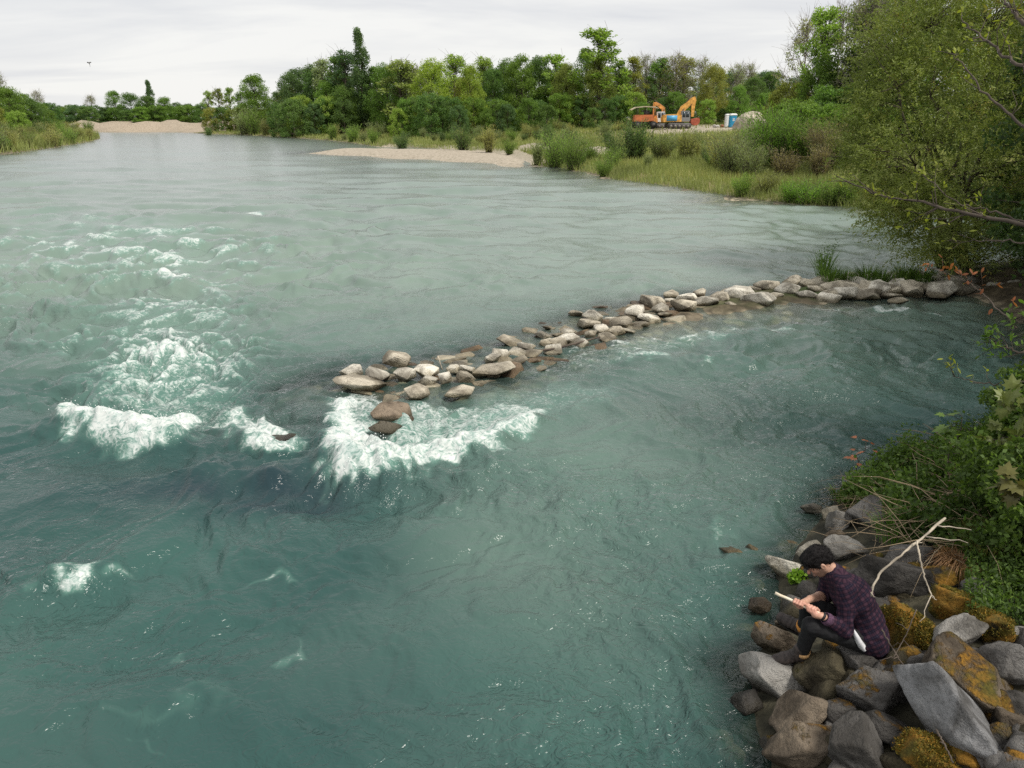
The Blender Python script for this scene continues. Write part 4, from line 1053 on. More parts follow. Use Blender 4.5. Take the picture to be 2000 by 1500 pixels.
# filler stones under the pile
r_ = np.random.default_rng(8)
fm = [mesh_np('stone', *(lambda q: (q[0], [q[1]]))(rock_verts(300 + i, 3, 12, 12, .05))) for i in range(6)]
for m in fm: m.materials.append(rock_mat)
fill = empty('riprap_core', (2.6, 5.2, 0)); tag(fill, 'dark smaller stones filling the gaps of the riprap bank', 'stone fill')
for i in range(75):
    px = r_.uniform(1470, 2040); py = r_.uniform(1090, 1560)
    p = hit(px, py)
    if sdist(np.array([p[0]]), np.array([p[1]]), NEAR)[0] < .10: continue
    s = r_.uniform(.10, .20)
    o = link('stone', fm[i % 6], None, fill); o.location = Vector((p[0], p[1], p[2] - .02)) - Vector(fill.location); o.scale = (s, s * .9, s * .75); o.rotation_euler = tuple(r_.uniform(0, 6.28, 3))
    o.color = (*(np.array([DG, MG, OL][i % 3]) * r_.uniform(.8, 1.2)), r_.uniform(.1, .6))
# ------------------------------------------------------------------ the man: smooth-blended solids, meshed with surface nets
class SDF:
    def __init__(s, lo, hi, h):
        s.lo = np.array(lo, float); s.h = h
        s.n = np.ceil((np.array(hi) - s.lo) / h).astype(int) + 1
        s.A = np.full(tuple(s.n), 1e3, np.float32)
    def _box(s, lo, hi):
        a = np.clip(np.floor((np.array(lo) - s.lo) / s.h).astype(int), 0, s.n - 1); b = np.clip(np.ceil((np.array(hi) - s.lo) / s.h).astype(int) + 1, 1, s.n)
        sl = tuple(slice(x, y) for x, y in zip(a, b))
        g = [s.lo[i] + s.h * np.arange(a[i], b[i]) for i in range(3)]
        return sl, np.stack(np.meshgrid(*g, indexing='ij'), -1)
    def _join(s, sl, d, k, mode):
        A = s.A[sl]
        if mode == 'add':
            if k > 0:
                hh = np.clip(.5 + .5 * (A - d) / k, 0, 1); R = A * (1 - hh) + d * hh - k * hh * (1 - hh)
            else: R = np.minimum(A, d)
        else:
            if k > 0:
                hh = np.clip(.5 - .5 * (A + d) / k, 0, 1); R = A * (1 - hh) - d * hh + k * hh * (1 - hh)
            else: R = np.maximum(A, -d)
        s.A[sl] = R
    def cap(s, a, b, ra, rb=None, k=.02, mode='add'):
        rb = ra if rb is None else rb; a = np.asarray(a, float); b = np.asarray(b, float)
        m = max(ra, rb) + k + 4 * s.h
        sl, P = s._box(np.minimum(a, b) - m, np.maximum(a, b) + m)
        if P.size == 0: return
        ab = b - a; t = np.clip(((P - a) @ ab) / (ab @ ab + 1e-12), 0, 1)
        s._join(sl, (np.linalg.norm(P - a - t[..., None] * ab, axis=-1) - (ra + (rb - ra) * t)).astype(np.float32), k, mode)
    def ell(s, c, rad, M=None, k=.02, mode='add'):
        c = np.asarray(c, float); rad = np.asarray(rad, float); m = rad.max() + k + 4 * s.h
        sl, P = s._box(c - m, c + m)
        q = P - c
        if M is not None: q = q @ np.asarray(M).T
        k0 = np.linalg.norm(q / rad, axis=-1); k1 = np.linalg.norm(q / rad ** 2, axis=-1) + 1e-9
        s._join(sl, (k0 * (k0 - 1) / k1).astype(np.float32), k, mode)
    def half(s, p, n):                      # cut away the side n points to
        sl, P = s._box(s.lo, s.lo + s.h * s.n); s.A = np.maximum(s.A, ((P - np.asarray(p)) @ np.asarray(n)).astype(np.float32)[tuple(slice(0, m) for m in s.n)])
    def mesh(s):
        A = s.A; B = A < 0; n = s.n
        c = [B[i:n[0] - 1 + i, j:n[1] - 1 + j, l:n[2] - 1 + l] for i in (0, 1) for j in (0, 1) for l in (0, 1)]
        cnt = sum(x.astype(np.int8) for x in c); act = (cnt > 0) & (cnt < 8)
        I = np.argwhere(act); idx = -np.ones(act.shape, np.int64); idx[act] = np.arange(len(I))
        acc = np.zeros((len(I), 3)); num = np.zeros(len(I))
        offs = [(i, j, l) for i in (0, 1) for j in (0, 1) for l in (0, 1)]
        for p in range(8):
            for q in range(p + 1, 8):
                d = np.array(offs[q]) - np.array(offs[p])
                if np.abs(d).sum() != 1: continue
                a = A[tuple((I + offs[p]).T)]; b = A[tuple((I + offs[q]).T)]
                m = (a < 0) != (b < 0)
                t = np.where(m, a / (a - b + 1e-12), 0)
                acc += np.where(m[:, None], np.array(offs[p]) + t[:, None] * d, 0); num += m
        V = s.lo + s.h * (I + acc / num[:, None])
        Q = []
        for ax in range(3):
            u, v = (ax + 1) % 3, (ax + 2) % 3
            sa = [slice(None)] * 3; sb = [slice(None)] * 3; sa[ax] = slice(0, n[ax] - 1); sb[ax] = slice(1, n[ax])
            a = B[tuple(sa)]; b = B[tuple(sb)]
            E = np.argwhere(a != b); E = E[(E[:, u] > 0) & (E[:, v] > 0) & (E[:, u] < n[u] - 1) & (E[:, v] < n[v] - 1)]
            if not len(E): continue
            e = np.eye(3, dtype=int)
            q = np.stack([idx[tuple((E - e[u] - e[v]).T)], idx[tuple((E - e[v]).T)], idx[tuple(E.T)], idx[tuple((E - e[u]).T)]], 1)
            fl = B[tuple(E.T)]
            q[~fl] = q[~fl][:, ::-1]
            Q.append(q)
        return V, np.concatenate(Q)
def vnormals(V, Q):
    n = np.cross(V[Q[:, 2]] - V[Q[:, 0]], V[Q[:, 3]] - V[Q[:, 1]]); N = np.zeros_like(V)
    for i in range(4): np.add.at(N, Q[:, i], n)
    return unit(N)

J = {k_: pt(*v_) for k_, v_ in dict(head=(1597, 1095, 6.03), neck=(1633, 1124, 6.04), shL=(1654, 1154, 5.87), shR=(1620, 1114, 6.18), pelvis=(1692, 1238, 6.05), elL=(1650, 1231, 5.90), wrL=(1607, 1204, 5.86), haL=(1590, 1195, 5.87),
     elR=(1612, 1164, 6.26), wrR=(1582, 1170, 6.08), haR=(1563, 1173, 6.02), hipL=(1686, 1252, 5.98), knL=(1584, 1222, 5.93), anL=(1564, 1280, 6.17), toeL=(1510, 1287, 6.2), hipR=(1688, 1228, 6.14), knR=(1579, 1178, 6.15), anR=(1569, 1230, 6.42), toeR=(1536, 1210, 6.50), chest=(1664, 1163, 6.03), waist=(1684, 1203, 6.05)).items()}
lat = unit(J['shL'] - J['shR'])
FD = unit(np.array([-.70, .03, -.71])); UD = unit(np.array([-.70, 0.0, .71])); UD = unit(UD - FD * (UD @ FD)); SD = np.cross(UD, FD)   # head: face, crown, side
if SD @ lat < 0: SD = -SD
HM = np.stack([SD, FD, UD])
hd = J['head']
def H3(s_, f_, u_): return hd + SD * s_ + FD * f_ + UD * u_
S0, S1 = pt(1514, 1158, 5.99), pt(1600, 1197, 5.84)          # the stick he whittles
sdir = unit(S1 - S0)
def on_stick(px): t = (px - 1514) / 86.0; return S0 + (S1 - S0) * t

lo = np.min([*J.values(), S0], axis=0) - .22; hi = np.max(list(J.values()), axis=0) + .24
body = SDF(lo, hi, .0052)
def torso(b, g, k=.07):
    for n_, w_, r_0 in (('pelvis', .055, .105), ('waist', .050, .098), ('chest', .075, .108)):
        b.cap(J[n_] - lat * w_, J[n_] + lat * w_, r_0 + g, k=k)
    b.cap(J['pelvis'], J['waist'], .12 + g, .11 + g, k); b.cap(J['waist'], J['chest'], .11 + g, .12 + g, k)
    b.cap(J['chest'], J['neck'], .115 + g, .055 + g, k)
    b.cap(J['neck'] - lat * .03, J['shL'] - lat * .02, .05 + g, .052 + g, .05); b.cap(J['neck'] + lat * .03, J['shR'] + lat * .02, .05 + g, .052 + g, .05)
torso(body, -.004)
hb = hd - UD * .035
body.ell(hd + UD * .025 - FD * .012, (.073, .094, .092), HM, .02)                 # skull
body.ell(H3(0, .038, -.045), (.054, .056, .068), HM, .03)                        # face
body.cap(H3(-.022, .055, -.098), H3(.022, .055, -.098), .020, k=.03)             # chin
body.cap(H3(.046, .005, -.055), H3(.018, .058, -.100), .018, k=.02); body.cap(H3(-.046, .005, -.055), H3(-.018, .058, -.100), .018, k=.02)   # jaw
body.cap(H3(0, .092, -.004), H3(0, .118, -.042), .008, .013, .010)               # nose
body.cap(H3(-.038, .082, .014), H3(.038, .082, .014), .012, k=.015)              # brow
for s_ in (-1, 1):
    body.ell(H3(.030 * s_, .092, -.006), (.015, .010, .010), HM, .008, 'sub')
    body.ell(H3(.030 * s_, .080, -.007), (.012, .012, .011), HM, .004)
    body.ell(H3(.076 * s_, -.010, -.018), (.009, .020, .032), HM, .006)           # ears
    body.ell(H3(.084 * s_, -.006, -.016), (.005, .010, .018), HM, .004, 'sub')
body.cap(H3(-.020, .098, -.070), H3(.020, .098, -.070), .009, k=.006); body.cap(H3(-.018, .094, -.082), H3(.018, .094, -.082), .009, k=.006)  # lips
body.cap(J['neck'] + np.array([0, 0, -.01]), hd - UD * .055 - FD * .030, .062, .052, .03)       # neck
body.cap(J['shL'], J['elL'], .047, .038, .03); body.cap(J['elL'], J['wrL'], .039, .026, .02)
body.cap(J['shR'], J['elR'], .047, .040, .03)
mid = J['elR'] * .62 + J['wrR'] * .38
body.cap(J['elR'], mid, .040, .041, .02); body.cap(mid, J['wrR'], .041, .027, .02)
body.cap(J['hipL'], J['knL'], .072, .05, .04); body.cap(J['knL'], J['anL'], .05, .034, .02); body.cap(J['anL'], J['anL'] * .7 + J['toeL'] * .3, .030, .024, .02)
body.cap(J['hipR'], J['knR'], .072, .05, .04); body.cap(J['knR'], J['anR'], .05, .034, .02); body.cap(J['anR'], J['anR'] * .7 + J['toeR'] * .3, .030, .024, .02)
def hand(b, wr, grip, side, thumb_dir, roll):
    """palm from the wrist towards the grip point on the stick; four fingers curl round the stick, the thumb closes from the other side"""
    a = unit(grip - wr); s = unit(sdir * side); n = unit(np.cross(a, s)) * roll
    pc = grip - a * .030 - n * .018
    b.cap(wr, pc, .025, .030, .015)
    for q, (of, ln) in enumerate(zip((-.032, -.011, .011, .030), (.92, 1.0, .95, .80))):
        kn = pc + a * .030 * ln + s * of * 1.0
        p1 = grip + s * of + a * .026 * ln + n * .002; p2 = grip + s * of + a * .010 + n * .025; p3 = grip + s * of - a * .014 + n * .020
        b.cap(pc + s * of * .8, kn, .014, .0105, .006); b.cap(kn, p1, .0105, .0095, .003); b.cap(p1, p2, .0095, .0088, .003); b.cap(p2, p3, .0088, .0078, .003)
    t0 = pc - s * .024 * thumb_dir + n * .006; t1 = grip - s * .040 * thumb_dir + n * .016; t2 = grip - s * .058 * thumb_dir + n * .018 + a * .012
    b.cap(t0, t1, .014, .011, .006); b.cap(t1, t2, .011, .009, .003)
    return n
gL, gR = on_stick(1588), on_stick(1561)
hand(body, J['wrL'], gL, 1, 1, 1); hand(body, J['wrR'], gR, 1, -1, 1)
V, Q = body.mesh()
rel = (V - hd) @ HM.T
beard = sstep(-.030, -.062, rel[:, 2]) * sstep(-.01, .02, rel[:, 1]) * sstep(-.16, -.12, rel[:, 2]) * (np.linalg.norm(rel, axis=1) < .16)
beard = np.maximum(beard, sstep(.05, .06, np.abs(rel[:, 0])) * sstep(.0, -.03, rel[:, 2]) * sstep(-.005, .015, rel[:, 1]) * (np.linalg.norm(rel, axis=1) < .13) * .8)
brow = ((np.abs(rel[:, 2] - .013) < .008) & (rel[:, 1] > .07) & (np.abs(rel[:, 0]) < .05) & (np.abs(rel[:, 0]) > .012)).astype(float)
red = np.exp(-(np.linalg.norm(rel - np.array([0, .10, -.03]), axis=1) / .05) ** 2) + np.exp(-(np.linalg.norm(V - gL, axis=1) / .05) ** 2) + np.exp(-(np.linalg.norm(V - gR, axis=1) / .06) ** 2)
k = NT('skin')
c = k.mix(k.mapr(k.noise(k.objcoord(), 30, 4), .3, .7), (0.42, 0.235, 0.165), (0.52, 0.31, 0.225))
c = k.mix(k.math('MULTIPLY', k.attr('red'), .45, clamp=True), c, (0.50, 0.18, 0.13))
c = k.mix(k.math('MULTIPLY', k.attr('beard'), .62), c, (0.055, 0.038, 0.030))
sb = k.n('ShaderNodeBsdfPrincipled'); k.L(c, sb.inputs['Base Color']); sb.inputs['Roughness'].default_value = .5; sb.inputs['Subsurface Weight'].default_value = 0.0
skin_mat = k.finish(sb.outputs[0])
man = empty('person', (J['pelvis'][0], J['pelvis'][1], .45))
tag(man, 'man in dark plaid shirt sitting on the riprap, bent over a stick he is whittling', 'person')
mo = Vector(man.location)
def part(name, V, Q, mat, attrs=None, parent=None, smooth=True):
    o = link(name, mesh_np(name, V - np.array(mo), [Q], attrs, smooth), mat, parent or man); return o
bodyo = part('body', V, Q, skin_mat, {'beard': np.maximum(beard, brow), 'red': red})

# hair: short, dark, fuller on top
hs = SDF(hd - .2, hd + .2, .0045)
hs.ell(H3(0, -.016, .034), (.085, .104, .096), HM, .02)
hs.ell(H3(0, .050, .078), (.068, .052, .036), HM, .03); hs.ell(H3(.02, .088, .050), (.055, .020, .024), HM, .02)
hs.ell(H3(0, -.075, -.020), (.066, .040, .060), HM, .03)
for s_ in (-1, 1): hs.cap(H3(.070 * s_, .020, .035), H3(.071 * s_, .016, -.008), .012, .007, .015)
hs.ell(H3(0, .115, -.042), (.075, .062, .078), HM, .012, 'sub')
for s_ in (-1, 1): hs.ell(H3(.085 * s_, -.004, -.022), (.016, .024, .034), HM, .006, 'sub')
hs.ell(H3(0, -.02, -.13), (.085, .085, .07), HM, .02, 'sub')
V, Q = hs.mesh(); N = vnormals(V, Q)
rl = (V - hd) @ HM.T
V = V + N * (.006 * noise3(rl * np.array([60, 22, 40]) + 3) + .004 * noise3(rl * 24))[:, None]
k = NT('hair'); oc = k.objcoord()
hn = k.noise(k.mapping(oc, (160, 60, 60)), 1.0, 4)
hair_mat = k.finish(k.bsdf(k.mix(k.mapr(hn, .3, .7), (0.004, 0.0035, 0.004), (0.014, 0.012, 0.012)), .6, k.bump(hn, .9, .015), spec=.15))
sm_ = MB(); sm_.add(V, Q); rs_ = np.random.default_rng(6)
for i_ in rs_.choice(len(V), 420, replace=False):
    if rl[i_, 1] > .085 and rl[i_, 2] < .03: continue
    d_ = unit(N[i_] * .22 + FD * .5 * np.sign(rl[i_, 1] + .03) - UD * .35 + rs_.normal(size=3) * .35); L_ = rs_.uniform(.010, .024)
    sm_.tube(np.array([V[i_] - N[i_] * .004, V[i_] + d_ * L_ * .6, V[i_] + d_ * L_ - UD * .003]), [.0026, .0018, .0006], 3)
hm_ = sm_.mesh('hair'); cv_ = np.zeros(len(hm_.vertices) * 3); hm_.vertices.foreach_get('co', cv_); hm_.vertices.foreach_set('co', (cv_.reshape(-1, 3) - np.array(mo)).ravel())
link('hair', hm_, hair_mat, man)

# shirt: plaid flannel, near sleeve down to the wrist, far sleeve pushed to the elbow
sh = SDF(lo, hi, .006)
torso(sh, .014)
sh.cap(J['pelvis'] - lat * .06, J['pelvis'] + lat * .06, .128, k=.05)
hem = J['pelvis'] + np.array([.045, .0, -.085])
sh.cap(hem - lat * .10, hem + lat * .085, .085, k=.06)
sh.cap(J['shL'] - lat * .01, J['elL'], .070, .058, .05); sh.cap(J['elL'], J['elL'] * .22 + J['wrL'] * .78, .058, .044, .03)
sh.cap(J['shR'] + lat * .01, J['elR'], .070, .060, .05); sh.cap(J['elR'], J['elR'] * .80 + J['wrR'] * .20, .059, .054, .02)
sh.cap(J['neck'], J['neck'] + unit(hd - J['neck']) * .045, .066, .064, .03)
V, Q = sh.mesh(); N = vnormals(V, Q)
# weave coordinates: along and around the nearest limb
def bone(a, b, ref):
    a = np.asarray(a); ab = np.asarray(b) - a; L = np.linalg.norm(ab); t = np.clip(((V - a) @ ab) / L ** 2, -.3, 1.3)
    d = V - a - t[:, None] * ab; e1 = unit(np.cross(ab / L, ref)); e2 = np.cross(ab / L, e1)
    return np.linalg.norm(d, axis=1), t * L, np.arctan2(d @ e2, d @ e1)
dT, uT, aT = bone(J['pelvis'], J['neck'], np.array([1., 0, 0])); dA, uA, aA = bone(J['shL'] - .05 * lat, J['elL'], np.array([1., 0, 0])); dB, uB, aB = bone(J['elL'], J['wrL'], np.array([0., 0, 1])); dC, uC, aC = bone(J['shR'], J['elR'], np.array([1., 0, 0]))
pu, pv = uT.copy(), aT * .15
fr = np.abs(aT) * 0
mA = (dA < .088) & (((V - J['shL']) @ lat) > -.03); mA |= (dA < .075)
pu = np.where(mA, uA + .5, pu); pv = np.where(mA, aA * .062, pv)
mB = dB < np.minimum(dA, .075); pu = np.where(mB, uB + .3, pu); pv = np.where(mB, aB * .052, pv)
mC = (dC < .075) & ~mA; pu = np.where(mC, uC + .5, pu); pv = np.where(mC, aC * .06, pv)
# folds
back_dir = np.array([.9, -.1, .3])
w_ = .006 * noise3(V * np.array([9, 9, 16]) + 2) + .004 * noise3(V * 26)
dE = np.linalg.norm(V - J['elL'], axis=1); w_ += .007 * np.sin((uA + uB) * 95) * np.exp(-(dE / .10) ** 2)
dW = np.abs(uT - .08); w_ += .005 * np.sin(uT * 70 + 8 * noise3(V * 5)) * np.exp(-(dW / .14) ** 2)
V = V + N * w_[:, None]
k = NT('plaid_flannel')
u_ = k.math('MULTIPLY', k.attr('pu'), 24.0); v_ = k.math('MULTIPLY', k.attr('pv'), 24.0)
def bars(x_, a, b):
    f = k.math('FRACT', x_); return k.mapr(k.math('ABSOLUTE', k.math('SUBTRACT', f, .5)), a, b, 1, 0)
navy, wine, line = (0.010, 0.010, 0.020), (0.034, 0.015, 0.025), (0.085, 0.042, 0.062)
c = k.mix(k.math('MULTIPLY', bars(u_, .20, .26), .75), navy, wine)
c = k.mix(k.math('MULTIPLY', bars(v_, .20, .26), .65), c, wine)
c = k.mix(k.math('MULTIPLY', k.math('MULTIPLY', bars(u_, .20, .26), bars(v_, .20, .26)), .5), c, line)
c = k.mix(k.math('MULTIPLY', bars(k.math('ADD', u_, .5), .03, .06), .55), c, (0.04, 0.025, 0.045))
c = k.mix(k.math('MULTIPLY', bars(k.math('ADD', v_, .5), .03, .06), .5), c, (0.04, 0.025, 0.045))
nz = k.noise(k.objcoord(), 320, 2)
c = k.mix(k.mapr(nz, .3, .7, 0, .35), c, k.mix(1.0, c, (.55, .55, .6), 'MULTIPLY'))
shirt_mat = k.finish(k.bsdf(c, .9, k.bump(nz, .3, .002), spec=.15))
shirt = part('shirt', V, Q, shirt_mat, {'pu': pu, 'pv': pv})
# collar band and cuff as sub-parts
def ring(name, c_, ax, r0, r1, wdt, mat, parent, col=None, k_=20, squash=1.0):
    mb = MB(); e1 = unit(np.cross(ax, [.2, .3, .9])); e2 = np.cross(ax, e1); th = np.linspace(0, 2 * np.pi, k_, endpoint=False)
    prof = [(-wdt / 2, r0), (wdt / 2, r1), (wdt / 2, r1 + .006), (0, (r0 + r1) / 2 + .010), (-wdt / 2, r0 + .006)]
    Vv = np.concatenate([[c_ + ax * z + (e1 * math.cos(t) + e2 * math.sin(t) * squash) * r for t in th] for z, r in prof]); n_ = len(prof)
    Qq = [[i * k_ + j, i * k_ + (j + 1) % k_, ((i + 1) % n_) * k_ + (j + 1) % k_, ((i + 1) % n_) * k_ + j] for i in range(n_) for j in range(k_)]
    return part(name, Vv, np.array(Qq), mat, None, parent)
ring('collar', J['neck'] + unit(hd - J['neck']) * .050, unit(hd - J['neck']), .070, .064, .032, plain('collar_cloth', (0.03, 0.018, 0.032), .9, var=.3, scale=60), shirt)
ring('cuff', J['elL'] * .20 + J['wrL'] * .80, unit(J['wrL'] - J['elL']), .043, .038, .05, plain('cuff_cloth', (0.075, 0.035, 0.065), .9, var=.5, scale=80), shirt)
ring('rolled_sleeve', J['elR'] * .78 + J['wrR'] * .22, unit(J['wrR'] - J['elR']), .054, .054, .035, plain('rolled_cloth', (0.035, 0.02, 0.035), .9, var=.4, scale=80), shirt)
ring('wristband', J['wrL'] * .97 + gL * .03, unit(gL - J['wrL']), .026, .026, .020, plain('black_leather', (0.008, 0.008, 0.009), .6), man)

# trousers
tro = SDF(lo - .05, hi, .006)
tro.cap(J['pelvis'] - lat * .055 + np.array([0, 0, -.02]), J['pelvis'] + lat * .055 + np.array([0, 0, -.02]), .118, k=.05)
for s_ in 'LR':
    tro.cap(J['hip' + s_], J['kn' + s_], .092, .066, .04); tro.cap(J['kn' + s_], J['kn' + s_] * .15 + J['an' + s_] * .85, .066, .051, .02)
V, Q = tro.mesh(); N = vnormals(V, Q)
V = V + N * (.005 * noise3(V * np.array([14, 14, 14])) + .003 * noise3(V * 32))[:, None]
trousers = part('trousers', V, Q, plain('black_denim', (0.0065, 0.0065, 0.008), .85, var=.35, scale=30, bump=.2))
tan = plain('tan_lining', (0.42, 0.25, 0.11), .85, var=.2, scale=40)
for s_ in 'LR':
    ax = unit(J['an' + s_] - J['kn' + s_])
    ring('turned_up_hem', J['kn' + s_] * .14 + J['an' + s_] * .86, ax, .054, .054, .045 if s_ == 'L' else .06, tan if s_ == 'L' else plain('ochre_lining', (0.50, 0.22, 0.045), .85), trousers)
# white cloth hanging from under the shirt
wc = MB(); a_ = pt(1664, 1226, 5.86); b_ = pt(1678, 1254, 5.875); c_ = pt(1690, 1272, 5.90); sd_ = unit(np.cross(unit(c_ - a_), ray(1680, 1250)))
Pw = np.array([a_, a_ * .5 + b_ * .5, b_, b_ * .5 + c_ * .5, c_]); wd = np.array([.006, .018, .024, .026, .014])
nrm = -unit(ray(1680, 1250))
Vv = np.concatenate([np.stack([Pw - sd_ * wd[:, None], Pw + nrm * .010, Pw + sd_ * wd[:, None], Pw - nrm * .012], 1).reshape(-1, 3)]); n_ = 5
Qq = [[i * 4 + j, i * 4 + (j + 1) % 4, (i + 1) * 4 + (j + 1) % 4, (i + 1) * 4 + j] for i in range(n_ - 1) for j in range(4)]
part('undershirt_tail', Vv, np.array(Qq), plain('white_cotton', (0.62, 0.62, 0.64), .9), None, shirt)

# boots
boot_mat = plain('worn_leather', (0.040, 0.030, 0.027), .6, var=.45, scale=35, bump=.4); sole_mat = plain('boot_sole', (0.020, 0.017, 0.016), .85)
for s_ in 'LR':
    an, to, kn = J['an' + s_], J['toe' + s_], J['kn' + s_]
    fw = unit(to - an); up = unit(kn - an); sd2 = unit(np.cross(fw, up)); up = unit(np.cross(sd2, fw)); up = up if up @ (kn - an) > 0 else -up; an = an + up * .045
    bo = SDF(np.minimum(an, to) - .16, np.maximum(an, to) + .16, .0055)
    heel = an - fw * .045 - up * .045; ball = an + fw * .135 - up * .055; toe = an + fw * .195 - up * .058
    bo.cap(an + up * .05, an - up * .02, .050, .050, .03); bo.cap(heel, an, .043, .048, .03); bo.cap(heel, ball, .043, .045, .03); bo.cap(an + fw * .03 - up * .01, ball + up * .004, .044, .038, .03); bo.cap(ball, toe, .045, .037, .02)
    bo.ell(toe - up * .002, (.040, .040, .034), np.stack([sd2, fw, up]), .02)
    bo.half(an - up * .092, -up)
    Vb, Qb = bo.mesh(); Nb = vnormals(Vb, Qb)
    crs = ((Vb - an) @ fw); Vb = Vb + Nb * (.003 * np.sin(crs * 190) * np.exp(-((crs - .06) / .06) ** 2) + .0015 * noise3(Vb * 40))[:, None]
    bt = part('boot', Vb, Qb, boot_mat)
    sm = MB(); th = np.linspace(0, 2 * np.pi, 24, endpoint=False)
    ol = np.stack([.075 + .155 * np.cos(th), (.044 + .008 * np.cos(th)) * np.sin(th)], 1)
    base = an - up * .093
    bot = base - up * .022 + ol[:, :1] * fw + ol[:, 1:] * sd2; topv = base + up * .004 + ol[:, :1] * fw + ol[:, 1:] * sd2
    Vs = np.concatenate([bot, topv]); Qs = [[i, (i + 1) % 24, 24 + (i + 1) % 24, 24 + i] for i in range(24)]
    cap_b = [[i, 23 - i, 22 - i, i + 1] for i in range(11)]
    part('sole', Vs, np.array(Qs + cap_b), sole_mat, None, bt)
    lm = MB()
    for q in range(4):
        cc = an + fw * (.035 + .024 * q) + up * (.036 - .014 * q)
        lm.tube(np.array([cc - sd2 * .022, cc + up * .006, cc + sd2 * .022]), .0035, 4)
    part('lace', np.concatenate(lm.V), np.concatenate(lm.Q), sole_mat, None, bt)

# the stick, peeled white towards its far end
k = NT('peeled_wood'); oc = k.objcoord()
stick_mat = k.finish(k.bsdf(k.mix(k.mapr(k.noise(oc, 18, 4), .3, .7), (0.62, 0.52, 0.38), (0.78, 0.70, 0.56)), .7))
st = MB(); t_ = np.linspace(0, 1, 9)[:, None]; st.tube(S0 + (S1 - S0) * t_ + .0015 * rng.normal(size=(9, 3)), np.linspace(.0115, .0100, 9), 10)
so = st.build('stick', stick_mat); tag(so, "pale peeled stick held in the sitting man's hands", 'stick')
# ------------------------------------------------------------------ building site on the far bank
orange = plain('orange_paint', (0.55, 0.24, 0.06), .6, var=.45, scale=2.5); yell = plain('yellow_orange_paint', (0.60, 0.31, 0.07), .6, var=.4, scale=2.5)
redor = plain('red_orange_paint', (0.46, 0.14, 0.05), .55, var=.25, scale=2); white_p = plain('white_paint', (0.72, 0.72, 0.70), .5, var=.06)
blue_p = plain('blue_paint', (0.07, 0.30, 0.52), .45, var=.1); steel = plain('dark_steel', (0.055, 0.05, 0.047), .6, var=.4, scale=3); rust = plain('rusty_bucket', (0.36, 0.085, 0.045), .75, var=.3, scale=3)
glass = plain('cab_glass', (0.03, 0.045, 0.055), .12, var=.1); rubber = plain('tyre_rubber', (0.018, 0.018, 0.018), .85)
tarp = plain('canopy_sheet', (0.42, 0.36, 0.25), .8, var=.2, scale=2)
def site(px, py, Y):
    X = atY(px, py, Y)[0]; return np.array([X, Y, g1(X, Y)])
def poly_arm(mb, P, Wd, th, yoff=0):
    """a box-section arm along the polyline P (x,z) with depths Wd, thickness th"""
    P = np.array(P, float); t = np.gradient(P, axis=0); t /= np.linalg.norm(t, axis=1)[:, None]; n = np.stack([-t[:, 1], t[:, 0]], 1)
    Wd = np.array(Wd)[:, None] / 2
    up, dn = P + n * Wd, P - n * Wd; N_ = len(P)
    V = []
    for y_ in (-th / 2 + yoff, th / 2 + yoff):
        V += [(a[0], y_, a[1]) for a in up] + [(a[0], y_, a[1]) for a in dn]
    q = 2 * N_; Q = []
    for i in range(N_ - 1):
        Q += [[i, i + 1, N_ + i + 1, N_ + i], [q + N_ + i, q + N_ + i + 1, q + i + 1, q + i], [q + i, q + i + 1, i + 1, i], [N_ + i, N_ + i + 1, q + N_ + i + 1, q + N_ + i]]
    Q += [[0, N_, q + N_, q], [N_ - 1, q + N_ - 1, q + 2 * N_ - 1, 2 * N_ - 1]]
    mb.add(np.array(V), Q)
def track(mb, x0, x1, r, w, y):
    th1 = np.linspace(-np.pi / 2, np.pi / 2, 9); th0 = np.linspace(np.pi / 2, 3 * np.pi / 2, 9)
    pl = [(x1 - r + r * math.cos(t), r + r * math.sin(t)) for t in th1] + [(x0 + r + r * math.cos(t), r + r * math.sin(t)) for t in th0]
    mb.prism(pl, (0, w, 0), (0, y, 0))
def wheel(parent, x, y, r, w, nm='wheel'):
    e = empty(nm, (x, y, r)); e.parent = parent
    th = np.linspace(0, 2 * np.pi, 18, endpoint=False)
    m = MB(); m.prism([(r * math.cos(t), r * math.sin(t)) for t in th], (0, w, 0)); m.build('tyre', rubber, e)
    m = MB(); m.prism([(r * .55 * math.cos(t), r * .55 * math.sin(t)) for t in th], (0, w + .06, 0)); m.build('rim', steel, e)

